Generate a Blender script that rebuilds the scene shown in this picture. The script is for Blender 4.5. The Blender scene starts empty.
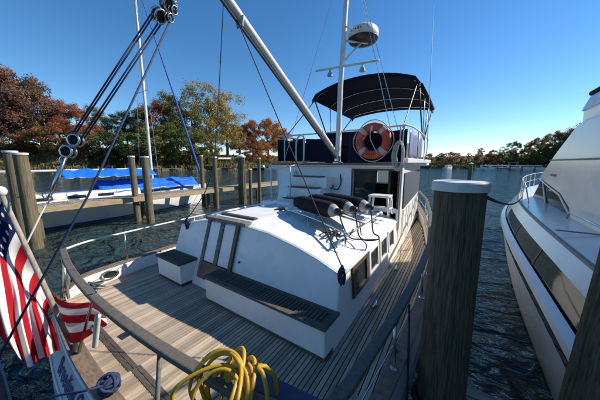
import bpy, math, random
from mathutils import Vector, Matrix
R = math.radians
random.seed(7)
scene = bpy.context.scene
col = scene.collection

# ------------------------------------------------------------------ camera, sky, sun, exposure
D = 1.1                       # trawler deck above the water; all coordinates below are metres from the deck (water = -1.1)
FPX, YAW, PITCH, EYE = 238.0, R(34.3), R(8.84), 1.95
cam = bpy.data.cameras.new('camera'); camo = bpy.data.objects.new('camera', cam); col.objects.link(camo)
cam.sensor_width = 36; cam.lens = 36 * FPX / 600; cam.clip_start = 0.03; cam.clip_end = 9000
camo.location = (0, 0, EYE + D); camo.rotation_euler = (R(90) - PITCH, 0, YAW)
scene.camera = camo
SUN_AZ, SUN_EL = R(45), R(36)
world = bpy.data.worlds.new('World'); scene.world = world; world.use_nodes = True
wn = world.node_tree.nodes; wl = world.node_tree.links
sky = wn.new('ShaderNodeTexSky'); sky.sky_type = 'NISHITA'; sky.sun_disc = False
sky.sun_elevation = SUN_EL; sky.sun_rotation = SUN_AZ
sky.altitude = 300; sky.air_density = 1.0; sky.dust_density = 0.0; sky.ozone_density = 4.0
bg = wn['Background']; bg.inputs['Strength'].default_value = 0.104
grade = wn.new('ShaderNodeHueSaturation'); grade.inputs['Saturation'].default_value = 1.22   # the phone's vivid blue
wl.new(sky.outputs[0], grade.inputs['Color']); wl.new(grade.outputs[0], bg.inputs[0])
sun = bpy.data.lights.new('sun', 'SUN'); sun.energy = 4.3; sun.angle = R(0.53); sun.color = (1.0, 0.93, 0.82)
suno = bpy.data.objects.new('sun', sun); col.objects.link(suno)
sdir = Vector((math.sin(SUN_AZ) * math.cos(SUN_EL), math.cos(SUN_AZ) * math.cos(SUN_EL), math.sin(SUN_EL)))
suno.rotation_euler = sdir.to_track_quat('Z', 'Y').to_euler(); suno.location = (20, 20, 30)
scene.view_settings.view_transform = 'Standard'; scene.view_settings.look = 'None'
scene.view_settings.exposure = 0.62; scene.view_settings.gamma = 1.0
scene.render.resolution_x = 1024; scene.render.resolution_y = 683
scene.cycles.max_bounces = 6

# pixel of the 600x400 photograph -> points
CAMP = Vector((0, 0, EYE))
_fw = Vector((-math.sin(YAW) * math.cos(PITCH), math.cos(YAW) * math.cos(PITCH), -math.sin(PITCH)))
_rt = Vector((math.cos(YAW), math.sin(YAW), 0)); _up = _rt.cross(_fw)
def ray(x, y): return _fw * FPX + _rt * (x - 300) - _up * (y - 200)
def onz(x, y, z=0.0):
    d = ray(x, y); return CAMP + d * ((z - EYE) / d.z)
def onX(x, y, X):
    d = ray(x, y); return CAMP + d * (X / d.x)
def onY(x, y, Y):
    d = ray(x, y); return CAMP + d * (Y / d.y)
def dep(x, y, k): return CAMP + ray(x, y) * (k / FPX)

# ------------------------------------------------------------------ helpers
class MB:
    def __init__(s): s.v = []; s.f = []; s.m = []
    def add(s, vs, fs, mi=0):
        b = len(s.v); s.v += [tuple(v) for v in vs]; s.f += [tuple(i + b for i in f) for f in fs]; s.m += [mi] * len(fs); return s
    def box(s, c, size, rz=0.0, mi=0, M=None):
        hx, hy, hz = size[0] / 2, size[1] / 2, size[2] / 2
        vs = [Vector((a * hx, b * hy, e * hz)) for e in (-1, 1) for b in (-1, 1) for a in (-1, 1)]
        if M is None: M = Matrix.Rotation(rz, 3, 'Z')
        vs = [M @ v + Vector(c) for v in vs]
        return s.add(vs, [(0, 2, 3, 1), (4, 5, 7, 6), (0, 1, 5, 4), (2, 6, 7, 3), (0, 4, 6, 2), (1, 3, 7, 5)], mi)
    def box2(s, a, b, mi=0):
        return s.box([(a[i] + b[i]) / 2 for i in range(3)], [abs(b[i] - a[i]) for i in range(3)], 0, mi)
    def hexa(s, p, mi=0):      # 4 bottom points, 4 top points
        return s.add(p, [(3, 2, 1, 0), (4, 5, 6, 7), (0, 1, 5, 4), (1, 2, 6, 5), (2, 3, 7, 6), (3, 0, 4, 7)], mi)
    def tube(s, path, r, n=8, closed=False, caps=True, mi=0, flat=None):
        P = [Vector(p) for p in path]; L = len(P)
        rr = r if isinstance(r, (list, tuple)) else [r] * L
        prev = None; vs = []
        for i in range(L):
            if closed: t = P[(i + 1) % L] - P[i - 1]
            else: t = P[min(i + 1, L - 1)] - P[max(i - 1, 0)]
            if t.length < 1e-9: t = Vector((0, 0, 1))
            t.normalize()
            if prev is None:
                a = Vector((0, 0, 1)) if abs(t.z) < .9 else Vector((1, 0, 0))
                u = t.cross(a).normalized()
            else:
                u = prev - t * prev.dot(t)
                u = u.normalized() if u.length > 1e-6 else t.cross(Vector((0, 0, 1))).normalized()
            prev = u; w = t.cross(u)
            for k in range(n):
                a = 2 * math.pi * k / n
                vs.append(P[i] + (u * math.cos(a) + w * math.sin(a)) * rr[i])
        fs = []
        for i in range(L if closed else L - 1):
            j = (i + 1) % L
            for k in range(n):
                k2 = (k + 1) % n
                fs.append((i * n + k, i * n + k2, j * n + k2, j * n + k))
        if caps and not closed:
            fs.append(tuple(range(n - 1, -1, -1))); fs.append(tuple((L - 1) * n + k for k in range(n)))
        return s.add(vs, fs, mi)
    def lathe(s, prof, c, n=24, M=None, mi=0):   # prof: (radius, z)
        vs = []; fs = []
        M = M or Matrix.Identity(3)
        for (r, z) in prof:
            for k in range(n):
                a = 2 * math.pi * k / n
                vs.append(M @ Vector((r * math.cos(a), r * math.sin(a), z)) + Vector(c))
        for i in range(len(prof) - 1):
            for k in range(n):
                k2 = (k + 1) % n
                fs.append((i * n + k, i * n + k2, (i + 1) * n + k2, (i + 1) * n + k))
        fs.append(tuple(range(n - 1, -1, -1))); fs.append(tuple((len(prof) - 1) * n + k for k in range(n)))
        return s.add(vs, fs, mi)
    def loft(s, rings, closed=True, cap=True, mi=0):
        n = len(rings[0]); vs = [p for r in rings for p in r]; fs = []
        for i in range(len(rings) - 1):
            for k in range(n if closed else n - 1):
                k2 = (k + 1) % n
                fs.append((i * n + k, i * n + k2, (i + 1) * n + k2, (i + 1) * n + k))
        if cap:
            fs.append(tuple(range(n - 1, -1, -1))); fs.append(tuple((len(rings) - 1) * n + k for k in range(n)))
        return s.add(vs, fs, mi)
    def grid(s, fn, nu, nv, mi=0):
        vs = [fn(i / nu, j / nv) for j in range(nv + 1) for i in range(nu + 1)]
        fs = [(j * (nu + 1) + i, j * (nu + 1) + i + 1, (j + 1) * (nu + 1) + i + 1, (j + 1) * (nu + 1) + i) for j in range(nv) for i in range(nu)]
        return s.add(vs, fs, mi)
    def prism(s, poly, axis, a, b, mi=0):        # poly in the two other axes, extruded a..b
        def p(q, t):
            return (t, q[0], q[1]) if axis == 'X' else ((q[0], t, q[1]) if axis == 'Y' else (q[0], q[1], t))
        n = len(poly); vs = [p(q, a) for q in poly] + [p(q, b) for q in poly]
        fs = [tuple(range(n - 1, -1, -1)), tuple(range(n, 2 * n))] + [(k, (k + 1) % n, n + (k + 1) % n, n + k) for k in range(n)]
        return s.add(vs, fs, mi)

def link_parent(o, parent):
    if parent is not None:
        o.parent = parent
        o.matrix_parent_inverse = parent_world(parent).inverted()
def parent_world(o):
    m = Matrix.Translation(o.location) @ o.rotation_euler.to_matrix().to_4x4()
    if o.parent is not None:
        return parent_world(o.parent) @ o.matrix_parent_inverse @ m
    return m
def tag(o, label=None, cat=None, group=None, kind=None):
    if label: o['label'] = label
    if cat: o['category'] = cat
    if group: o['group'] = group
    if kind: o['kind'] = kind
    return o
def obj(name, mb, m, parent=None, smooth=False, bevel=0.0, solid=0.0, fix=True, angle=None):
    me = bpy.data.meshes.new(name)
    xs = [v[0] for v in mb.v]; ys = [v[1] for v in mb.v]; zs = [v[2] for v in mb.v]
    c = Vector(((min(xs) + max(xs)) / 2, (min(ys) + max(ys)) / 2, min(zs)))
    me.from_pydata([(v[0] - c.x, v[1] - c.y, v[2] - c.z) for v in mb.v], [], mb.f)
    ms = m if isinstance(m, (list, tuple)) else [m]
    for q in ms: me.materials.append(q)
    if len(ms) > 1: me.polygons.foreach_set('material_index', mb.m)
    if fix:
        import bmesh
        bm = bmesh.new(); bm.from_mesh(me); bmesh.ops.recalc_face_normals(bm, faces=bm.faces); bm.to_mesh(me); bm.free()
    if smooth:
        me.polygons.foreach_set('use_smooth', [True] * len(me.polygons))
        if angle: me.set_sharp_from_angle(angle=R(angle))
    me.update()
    o = bpy.data.objects.new(name, me); col.objects.link(o)
    o.location = (c.x, c.y, c.z + D)
    link_parent(o, parent)
    if solid:
        q = o.modifiers.new('solid', 'SOLIDIFY'); q.thickness = solid; q.offset = 0
    if bevel:
        q = o.modifiers.new('bevel', 'BEVEL'); q.width = bevel; q.segments = 2; q.limit_method = 'ANGLE'; q.angle_limit = R(40)
    return o
def empty(name, loc, label, cat, group=None):
    o = bpy.data.objects.new(name, None); col.objects.link(o); o.empty_display_size = .2
    o.location = (loc[0], loc[1], loc[2] + D); tag(o, label, cat, group); return o
def copy_mesh(o, name, loc, parent=None, rot=None, scale=None):      # shares mesh data
    c = o.copy(); c.name = name; col.objects.link(c)
    c.parent = None; c.location = (loc[0], loc[1], loc[2] + D)
    if rot: c.rotation_euler = rot
    if scale: c.scale = scale
    if parent: link_parent(c, parent)
    return c
def bez(pts, n=8):                      # catmull-rom through pts
    P = [Vector(p) for p in pts]; out = []
    for i in range(len(P) - 1):
        p0 = P[max(i - 1, 0)]; p1 = P[i]; p2 = P[i + 1]; p3 = P[min(i + 2, len(P) - 1)]
        for k in range(n):
            t = k / n
            out.append(.5 * ((2 * p1) + (p2 - p0) * t + (2 * p0 - 5 * p1 + 4 * p2 - p3) * t * t + (3 * p1 - p0 - 3 * p2 + p3) * t ** 3))
    out.append(P[-1]); return out
def sag(a, b, s, n=14):
    a = Vector(a); b = Vector(b)
    return [a.lerp(b, i / n) - Vector((0, 0, s * 4 * (i / n) * (1 - i / n))) for i in range(n + 1)]
def interp(t, x):
    if x <= t[0][0]: return t[0][1]
    for (a, b), (c, d) in zip(t, t[1:]):
        if x <= c: return b + (d - b) * (x - a) / (c - a)
    return t[-1][1]

# ------------------------------------------------------------------ materials
def mat(name, c, rough=.5, metal=0.0, c2=None, scale=6.0, detail=5.0, stretch=None, bump=0.0, bscale=None, spec=.5, rand=0.0, alpha=None, trans=0.0, rough2=None, dirt=None, dscale=2.0, sheen=0.0, lo=.35, hi=.68, coord='Object'):
    m = bpy.data.materials.new(name); m.use_nodes = True
    n = m.node_tree.nodes; l = m.node_tree.links; b = n['Principled BSDF']
    b.inputs['Base Color'].default_value = (*c, 1); b.inputs['Roughness'].default_value = rough; b.inputs['Metallic'].default_value = metal
    b.inputs['Specular IOR Level'].default_value = spec
    if trans: b.inputs['Transmission Weight'].default_value = trans
    if alpha is not None: b.inputs['Alpha'].default_value = alpha
    tc = n.new('ShaderNodeTexCoord'); mp = n.new('ShaderNodeMapping'); l.new(tc.outputs[coord], mp.inputs[0])
    if stretch: mp.inputs['Scale'].default_value = stretch
    last = None
    if c2 is not None:
        nz = n.new('ShaderNodeTexNoise'); nz.inputs['Scale'].default_value = scale; nz.inputs['Detail'].default_value = detail
        l.new(mp.outputs[0], nz.inputs['Vector'])
        cr = n.new('ShaderNodeValToRGB'); cr.color_ramp.elements[0].position = lo; cr.color_ramp.elements[1].position = hi
        cr.color_ramp.elements[0].color = (*c, 1); cr.color_ramp.elements[1].color = (*c2, 1)
        l.new(nz.outputs[0], cr.inputs[0]); last = cr.outputs[0]
        if rough2 is not None:
            mr = n.new('ShaderNodeMapRange'); mr.inputs['To Min'].default_value = rough; mr.inputs['To Max'].default_value = rough2
            l.new(nz.outputs[0], mr.inputs[0]); l.new(mr.outputs[0], b.inputs['Roughness'])
    if dirt is not None:
        nz = n.new('ShaderNodeTexNoise'); nz.inputs['Scale'].default_value = dscale; nz.inputs['Detail'].default_value = 8; nz.inputs['Roughness'].default_value = .65
        l.new(tc.outputs['Object'], nz.inputs['Vector'])
        cr = n.new('ShaderNodeValToRGB'); cr.color_ramp.elements[0].position = .5; cr.color_ramp.elements[1].position = .78
        cr.color_ramp.elements[0].color = (0, 0, 0, 1); cr.color_ramp.elements[1].color = (.75, .75, .75, 1); l.new(nz.outputs[0], cr.inputs[0])
        mx = n.new('ShaderNodeMix'); mx.data_type = 'RGBA'; l.new(cr.outputs[0], mx.inputs[0])
        if last: l.new(last, mx.inputs[6])
        else: mx.inputs[6].default_value = (*c, 1)
        mx.inputs[7].default_value = (*dirt, 1); last = mx.outputs[2]
    if rand:
        oi = n.new('ShaderNodeObjectInfo'); hs = n.new('ShaderNodeHueSaturation')
        mr = n.new('ShaderNodeMapRange'); mr.inputs['To Min'].default_value = 1 - rand; mr.inputs['To Max'].default_value = 1 + rand
        l.new(oi.outputs['Random'], mr.inputs[0]); l.new(mr.outputs[0], hs.inputs['Value'])
        if last: l.new(last, hs.inputs['Color'])
        else: hs.inputs['Color'].default_value = (*c, 1)
        last = hs.outputs[0]
    if last: l.new(last, b.inputs['Base Color'])
    if bump:
        nz = n.new('ShaderNodeTexNoise'); nz.inputs['Scale'].default_value = bscale or scale * 2; nz.inputs['Detail'].default_value = 6
        l.new(mp.outputs[0], nz.inputs['Vector'])
        bp = n.new('ShaderNodeBump'); bp.inputs['Strength'].default_value = 1.0; bp.inputs['Distance'].default_value = bump
        l.new(nz.outputs[0], bp.inputs['Height']); l.new(bp.outputs[0], b.inputs['Normal'])
    return m

M = {}
M['gel'] = mat('white_gelcoat', (.86, .85, .82), .30, c2=(.81, .80, .76), scale=3, dirt=(.68, .65, .58), dscale=5, bump=.0008, bscale=18)
M['hull'] = mat('white_hull_paint', (.76, .76, .74), .22, c2=(.70, .70, .67), scale=2, dirt=(.55, .53, .46), dscale=1.6)
M['teak'] = mat('weathered_teak', (.50, .40, .29), .7, c2=(.33, .25, .175), scale=5, stretch=(18, .8, 5), bump=.0015, bscale=9, rand=.30, spec=.3, dirt=(.44, .40, .34), dscale=4)
M['caulk'] = mat('black_caulk', (.02, .02, .02), .8)
M['greywood'] = mat('grey_weathered_wood', (.20, .185, .165), .65, c2=(.11, .10, .09), scale=6, stretch=(3, 3, 3), bump=.001, spec=.35, dirt=(.30, .27, .23), dscale=7)
M['railwood'] = mat('dark_rail_wood', (.14, .12, .10), .62, c2=(.10, .085, .07), scale=26, stretch=(2, 2, 3), bump=.0015, spec=.35, dirt=(.19, .17, .145), dscale=28)
M['darkteak'] = mat('dark_teak', (.115, .095, .075), .7, c2=(.065, .055, .045), scale=7, stretch=(2, 9, 4), bump=.001, rand=.25, spec=.3)
M['capwood'] = mat('cap_wood', (.23, .155, .10), .6, c2=(.13, .09, .06), scale=7, stretch=(2, 6, 4), bump=.001, dirt=(.30, .25, .2), dscale=6)
M['brown'] = mat('varnished_brown_wood', (.115, .07, .042), .45, c2=(.06, .036, .022), scale=6, stretch=(14, 3, 2), bump=.0006)
M['steel'] = mat('stainless_steel', (.62, .62, .60), .25, 1.0, c2=(.5, .5, .5), scale=20)
M['alu'] = mat('painted_aluminium', (.66, .65, .61), .35, 0, c2=(.58, .57, .53), scale=2.5, dirt=(.46, .42, .36), dscale=2.5)
M['black'] = mat('black_rubber', (.012, .012, .013), .45, c2=(.03, .03, .03), scale=8)
M['fender'] = mat('fender_cover', (.010, .010, .012), .8, c2=(.018, .018, .02), scale=30, bump=.002, bscale=60, spec=.2)
M['grey'] = mat('grey_vinyl', (.42, .41, .39), .5, c2=(.30, .29, .27), scale=12)
M['glass'] = mat('dark_window_glass', (.012, .016, .018), .06, c2=(.02, .03, .03), scale=3)
M['navy'] = mat('navy_canvas', (.006, .008, .019), .9, c2=(.010, .013, .03), scale=40, bump=.004, bscale=5, spec=.2)
M['purple'] = mat('faded_clear_vinyl', (.16, .16, .27), .35, c2=(.24, .24, .36), scale=4, stretch=(6, 6, .6), bump=.006, bscale=6)
M['mesh'] = mat('grey_window_cover', (.045, .055, .07), .6, c2=(.07, .08, .10), scale=9, stretch=(1, 3, 1))
M['orange'] = mat('faded_orange_ring', (.62, .085, .03), .55, c2=(.48, .06, .02), scale=9, dirt=(.66, .22, .14), dscale=8)
M['whitetape'] = mat('white_tape', (.66, .50, .46), .5, c2=(.54, .38, .34), scale=15)
M['rope_w'] = mat('white_rope', (.58, .56, .50), .85, c2=(.40, .38, .33), scale=60, bump=.003, bscale=90)
M['rope_b'] = mat('navy_rope', (.012, .022, .06), .8, c2=(.03, .048, .12), scale=70, bump=.003, bscale=90)
M['rope_k'] = mat('dark_rope', (.018, .02, .028), .85, c2=(.05, .05, .06), scale=60, bump=.002)
M['rope_y'] = mat('yellow_line', (.45, .33, .06), .8, c2=(.35, .25, .05), scale=50)
M['hose'] = mat('yellow_hose', (.62, .36, .018), .42, c2=(.50, .27, .012), scale=10, bump=.001, bscale=40, dirt=(.36, .22, .04), dscale=7)
M['pile'] = mat('weathered_piling', (.19, .15, .095), .85, c2=(.085, .07, .045), scale=7, stretch=(5, 5, .35), bump=.012, bscale=6, spec=.2, dirt=(.10, .12, .05), dscale=2.2)
M['pile_dark'] = mat('dark_piling', (.18, .14, .085), .8, c2=(.06, .048, .03), scale=14, stretch=(6, 6, .35), bump=.02, bscale=12, spec=.25, dirt=(.10, .105, .05), dscale=3)  # slightly darker brown than the other piling wood, with finer grain
M['pilecap'] = mat('white_piling_cap', (.70, .69, .66), .5, c2=(.58, .56, .52), scale=8, dirt=(.40, .37, .30), dscale=9)
M['dockwood'] = mat('grey_dock_plank', (.33, .29, .24), .8, c2=(.20, .175, .145), scale=4, stretch=(1, 9, 4), bump=.003, rand=.2, spec=.2)
M['beam'] = mat('tan_dock_beam', (.42, .33, .20), .8, c2=(.28, .21, .125), scale=5, stretch=(6, .6, 6), bump=.003, spec=.2)
M['tarp'] = mat('blue_tarp', (.012, .12, .55), .42, c2=(.02, .17, .66), scale=3, bump=.03, bscale=2.2)
M['bluesail'] = mat('blue_sail_cover', (.02, .07, .30), .7, c2=(.03, .10, .38), scale=6)
M['gatecloth'] = mat('blue_canvas_sleeve', (.03, .05, .10), .8, c2=(.05, .075, .13), scale=12, bump=.004, bscale=9)
M['dinghy'] = mat('navy_dinghy_fabric', (.018, .022, .035), .55, c2=(.035, .042, .06), scale=5, bump=.003)
M['dinghy_g'] = mat('grey_dinghy_rim', (.20, .21, .22), .5, c2=(.13, .14, .15), scale=7)
M['gold'] = mat('bronze', (.30, .22, .10), .4, .8)
M['letter'] = mat('blue_lettering', (.018, .030, .16), .4)
M['inside'] = mat('dark_cabin_interior', (.045, .030, .018), .6, c2=(.02, .014, .01), scale=4)
M['tan'] = mat('tan_cushion', (.30, .21, .10), .8, c2=(.20, .14, .07), scale=8)
M['ygel'] = mat('yacht_gelcoat', (.82, .81, .78), .2, c2=(.78, .77, .73), scale=1.2, dirt=(.58, .56, .50), dscale=1.0)
M['ydark'] = mat('smoked_black_glass', (.010, .012, .014), .05)
M['ywin'] = mat('black_windscreen', (.006, .007, .008), .15, spec=.08)
M['trim'] = mat('grey_rubber_trim', (.17, .18, .19), .5)
M['visor'] = mat('clear_plastic_screen', (.40, .38, .46), .12, c2=(.5, .5, .55), scale=4)
M['red'] = mat('red_print', (.35, .03, .03), .5)

def leafmat(name, a, b):
    m = bpy.data.materials.new(name); m.use_nodes = True
    n = m.node_tree.nodes; l = m.node_tree.links; p = n['Principled BSDF']; out = n['Material Output']
    g = n.new('ShaderNodeNewGeometry')
    mr = n.new('ShaderNodeValToRGB'); mr.color_ramp.elements[0].color = (*a, 1); mr.color_ramp.elements[1].color = (*b, 1)
    tc = n.new('ShaderNodeTexCoord'); nz = n.new('ShaderNodeTexNoise'); nz.inputs['Scale'].default_value = .45; nz.inputs['Detail'].default_value = 3
    l.new(tc.outputs['Object'], nz.inputs['Vector'])
    ad = n.new('ShaderNodeMath'); ad.operation = 'MULTIPLY_ADD'; ad.inputs[1].default_value = .55
    sb = n.new('ShaderNodeMath'); sb.operation = 'MULTIPLY_ADD'; sb.inputs[1].default_value = 1.5; sb.inputs[2].default_value = -.55
    l.new(nz.outputs[0], sb.inputs[0]); l.new(g.outputs['Random Per Island'], ad.inputs[0]); l.new(sb.outputs[0], ad.inputs[2]); l.new(ad.outputs[0], mr.inputs[0])
    l.new(mr.outputs[0], p.inputs['Base Color']); p.inputs['Roughness'].default_value = .75; p.inputs['Specular IOR Level'].default_value = .15
    t = n.new('ShaderNodeBsdfTranslucent'); l.new(mr.outputs[0], t.inputs[0])
    mx = n.new('ShaderNodeMixShader'); mx.inputs[0].default_value = .38
    l.new(p.outputs[0], mx.inputs[1]); l.new(t.outputs[0], mx.inputs[2]); l.new(mx.outputs[0], out.inputs[0])
    return m
LEAF = {
 'maroon': leafmat('maroon_leaves', (.125, .065, .048), (.29, .165, .115)),
 'russet': leafmat('russet_leaves', (0.208, 0.072, 0.046), (0.390, 0.169, 0.091)),
 'red': leafmat('red_leaves', (.24, .075, .045), (.42, .17, .085)),
 'orange': leafmat('orange_leaves', (0.325, 0.124, 0.039), (0.546, 0.260, 0.078)),
 'gold': leafmat('golden_leaves', (0.195, 0.169, 0.046), (0.546, 0.377, 0.098)),
 'olive': leafmat('olive_leaves', (0.111, 0.117, 0.039), (0.260, 0.227, 0.078)),
 'green': leafmat('green_leaves', (0.065, 0.104, 0.033), (0.156, 0.195, 0.058)),
 'dark green': leafmat('dark_green_leaves', (0.044, 0.078, 0.031), (0.104, 0.150, 0.052)),
 'brown': leafmat('brown_leaves', (0.169, 0.104, 0.058), (0.325, 0.202, 0.111)),
}
M['bark'] = mat('bark', (.085, .065, .05), .9, c2=(.05, .038, .03), scale=3, bump=.02)

# water
m = bpy.data.materials.new('harbour_water'); m.use_nodes = True; n = m.node_tree.nodes; l = m.node_tree.links; b = n['Principled BSDF']
b.inputs['Base Color'].default_value = (.024, .046, .046, 1); b.inputs['Roughness'].default_value = .03; b.inputs['IOR'].default_value = 1.33
tc = n.new('ShaderNodeTexCoord')
def wnoise(scale, det, st, rz):
    mp = n.new('ShaderNodeMapping'); mp.inputs['Scale'].default_value = st; mp.inputs['Rotation'].default_value = (0, 0, rz)
    l.new(tc.outputs['Object'], mp.inputs[0])
    q = n.new('ShaderNodeTexNoise'); q.inputs['Scale'].default_value = scale; q.inputs['Detail'].default_value = det; q.inputs['Roughness'].default_value = .5
    q.inputs['Distortion'].default_value = .6
    l.new(mp.outputs[0], q.inputs['Vector']); return q.outputs[0]
h0 = wnoise(.16, 2, (1, 1.7, 1), .25); h1 = wnoise(.9, 2, (1, 1.9, 1), .35); h2 = wnoise(3.2, 3, (1, 2.0, 1), .1)
b0_ = n.new('ShaderNodeBump'); b0_.inputs['Distance'].default_value = .9; l.new(h0, b0_.inputs['Height'])
b1 = n.new('ShaderNodeBump'); l.new(b0_.outputs[0], b1.inputs['Normal']); b1.inputs['Distance'].default_value = .38; b1.inputs['Strength'].default_value = 1; l.new(h1, b1.inputs['Height'])
b2 = n.new('ShaderNodeBump'); b2.inputs['Distance'].default_value = .11; b2.inputs['Strength'].default_value = 1; l.new(h2, b2.inputs['Height'])
l.new(b1.outputs[0], b2.inputs['Normal']); l.new(b2.outputs[0], b.inputs['Normal'])
M['water'] = m
# ground of the banks
m = mat('bank_ground', (.10, .095, .035), .95, c2=(.21, .16, .085), scale=.18, detail=8, spec=.1, dirt=(.07, .045, .03), dscale=.5, bump=.25, bscale=1.2)
M['bank'] = m

# ------------------------------------------------------------------ the setting: water and banks
WZ = -D
o = obj('water', MB().add([(-4000, -4000, WZ), (4000, -4000, WZ), (4000, 4000, WZ), (-4000, 4000, WZ)], [(0, 1, 2, 3)]), M['water'], fix=False)
o['kind'] = 'structure'
# shoreline: angle from the camera axis (degrees, right positive) -> depth along that angle as a radius
SH = [(-180, 120), (-90, 125), (-70, 118), (-55, 112), (-45, 106), (-30, 100), (-15, 112), (0, 130), (15, 150), (25, 165), (32, 140), (40, 135), (48, 132), (60, 125), (90, 130), (180, 120)]
HS = [(-180, 1), (-70, 1.0), (-45, 1.0), (-30, .85), (-15, .7), (30, .6), (50, .7), (90, .8), (180, 1)]
def shore(a): return interp(SH, a) + 2.2 * math.sin(a * .61) + 1.3 * math.sin(a * 1.7 + 1)
def bank_h(a, d):
    k = interp(HS, a)
    base = -1.5 + 2.3 * min(max(d / 3, 0), 1)
    t = min(max((d - 3) / 26, 0), 1); t = t * t * (3 - 2 * t)
    t2 = min(max((d - 25) / 90, 0), 1)
    return base + k * (8.5 * t + 5 * t2) + .25 * math.sin(a * 2.3 + d * .4) * min(d / 8, 1)
def polar(a, r):
    th = YAW - R(a); return (-math.sin(th) * r, math.cos(th) * r)
AN = [-180 + i * 1.5 for i in range(241)]
DD = [-2, 0, 1.5, 3, 5, 8, 12, 17, 23, 30, 45, 70, 115, 300, 900, 3500]
mb = MB(); vs = []; fs = []
for a in AN:
    for d in DD:
        x, y = polar(a, shore(a) + d); vs.append((x, y, WZ + bank_h(a, d)))
k = len(DD)
for i in range(len(AN) - 1):
    for j in range(k - 1): fs.append((i * k + j, i * k + j + 1, (i + 1) * k + j + 1, (i + 1) * k + j))
o = obj('ground', mb.add(vs, fs), M['bank'], smooth=True); o['kind'] = 'structure'

# ------------------------------------------------------------------ trees
def crown_mesh(seed, rx, rz, nclump, per, leaf, conic=0.0, low=-.75):
    rnd = random.Random(seed); v = []; f = []
    cl = []
    while len(cl) < nclump:
        x, y, z = rnd.uniform(-1, 1), rnd.uniform(-1, 1), rnd.uniform(low, 1)
        q = x * x + y * y + z * z
        lim = 1 - conic * max(z - low, 0) / (1 - low)
        if q > 1.0 or x * x + y * y > lim * lim or (q < .25 and rnd.random() < .7): continue
        w = 1 + .22 * math.sin(3.1 * math.atan2(y, x) + seed) + .15 * math.sin(5 * z + seed * 2)
        cl.append((x * rx * w, y * rx * w, z * rz, rnd.uniform(.55, 1.25)))
    for (x, y, z, s) in cl:
        cr = s * (rx + rz) * .5 * .21
        for _ in range(int(per * s)):
            u = Vector((rnd.gauss(0, 1), rnd.gauss(0, 1), rnd.gauss(0, .75)))
            u = u.normalized() * cr * rnd.uniform(.35, 1.1)
            nrm = (u.normalized() + Vector((rnd.gauss(0, .6), rnd.gauss(0, .6), rnd.gauss(0, .6) + .3))).normalized()
            t = nrm.cross(Vector((rnd.gauss(0, 1), rnd.gauss(0, 1), rnd.gauss(0, 1)))).normalized(); w = nrm.cross(t)
            h = leaf * rnd.uniform(.55, 1.3); c = Vector((x, y, z)) + u; b0 = len(v)
            v += [c - t * h, c + w * h * .55, c + t * h, c - w * h * .55]; f.append((b0, b0 + 1, b0 + 2, b0 + 3))
    return v, f
def trunk_mb(seed, H_, rx, base=.35, limbs=9, low=.3):
    rnd = random.Random(seed); mb = MB()
    lean = (rnd.uniform(-.4, .4), rnd.uniform(-.4, .4))
    P = [Vector((lean[0] * t * t * 2, lean[1] * t * t * 2, H_ * t)) for t in (-.08, .15, .35, .55, .75, .92)]
    mb.tube(P, [base * 1.3, base, base * .8, base * .6, base * .35, base * .12], 7)
    for i in range(limbs):
        t = rnd.uniform(low, .85); a = i * 2.4 + rnd.uniform(-.4, .4); L = rx * rnd.uniform(.5, .95) * (1.1 - t * .5)
        p = Vector((lean[0] * t * t * 2, lean[1] * t * t * 2, H_ * t)); d = Vector((math.cos(a), math.sin(a), rnd.uniform(.35, .9)))
        mb.tube([p, p + d * L * .5, p + d * L + Vector((0, 0, L * .15))], [base * .38, base * .22, base * .06], 5)
    return mb
VAR = []
for i, (rx, rz, nc, per, lf, cn, low) in enumerate([(5.2, 6.0, 74, 230, .17, 0, -.8), (4.6, 7.0, 70, 230, .17, .25, -.85), (6.0, 5.5, 78, 230, .18, 0, -.7), (4.0, 7.5, 66, 220, .15, .55, -.95), (5.4, 6.4, 54, 190, .16, .1, -.8), (3.6, 4.2, 46, 200, .15, 0, -.9)]):
    v, f = crown_mesh(11 + i, rx, rz, nc, per, lf, cn, low)
    me = bpy.data.meshes.new('crown'); me.from_pydata(v, [], f); me.materials.append(LEAF['green'])
    tm = trunk_mb(30 + i, rz * 1.7, rx, .33 if i != 5 else .2)
    te = bpy.data.meshes.new('trunk'); te.from_pydata([tuple(q) for q in tm.v], [], tm.f); te.materials.append(M['bark'])
    te.polygons.foreach_set('use_smooth', [True] * len(te.polygons))
    VAR.append((me, te, rx, rz))
def tree(px, top, d, var, kind, label, group, w=1.0):
    a = math.degrees(math.atan2(px - 300, FPX)); r_sh = shore(a); r = r_sh + d
    x, y = polar(a, r); g = WZ + bank_h(a, d)
    depth = r * math.cos(R(a)); ztop = EYE + (163 - top - 4) * depth / 241.0
    me, te, rx, rz = VAR[var]; H_ = rz * 2.25; s = max(ztop - g, 3) / H_
    t = empty('tree', (x, y, g), label, 'tree', group)
    rot = random.uniform(0, 6.28)
    c = bpy.data.objects.new('crown', me); col.objects.link(c); c.material_slots[0].link = 'OBJECT'; c.material_slots[0].material = LEAF[kind]
    c.location = (x, y, g + D + rz * 1.25 * s); c.scale = (s * w, s * w, s); c.rotation_euler = (0, 0, rot); link_parent(c, t)
    u = bpy.data.objects.new('trunk', te); col.objects.link(u); u.location = (x, y, g + D); u.scale = (s, s, s); u.rotation_euler = (0, 0, rot); link_parent(u, t)
ORD = ['first', 'second', 'third', 'fourth', 'fifth', 'sixth', 'seventh', 'eighth', 'ninth', 'tenth', 'eleventh', 'twelfth', 'thirteenth', 'fourteenth', 'fifteenth', 'sixteenth', 'seventeenth', 'eighteenth', 'nineteenth', 'twentieth']
KW = {'maroon': 'brownish red', 'russet': 'russet', 'red': 'red', 'orange': 'orange', 'gold': 'golden yellow', 'olive': 'olive', 'green': 'green', 'dark green': 'dark green', 'brown': 'brown'}
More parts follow.
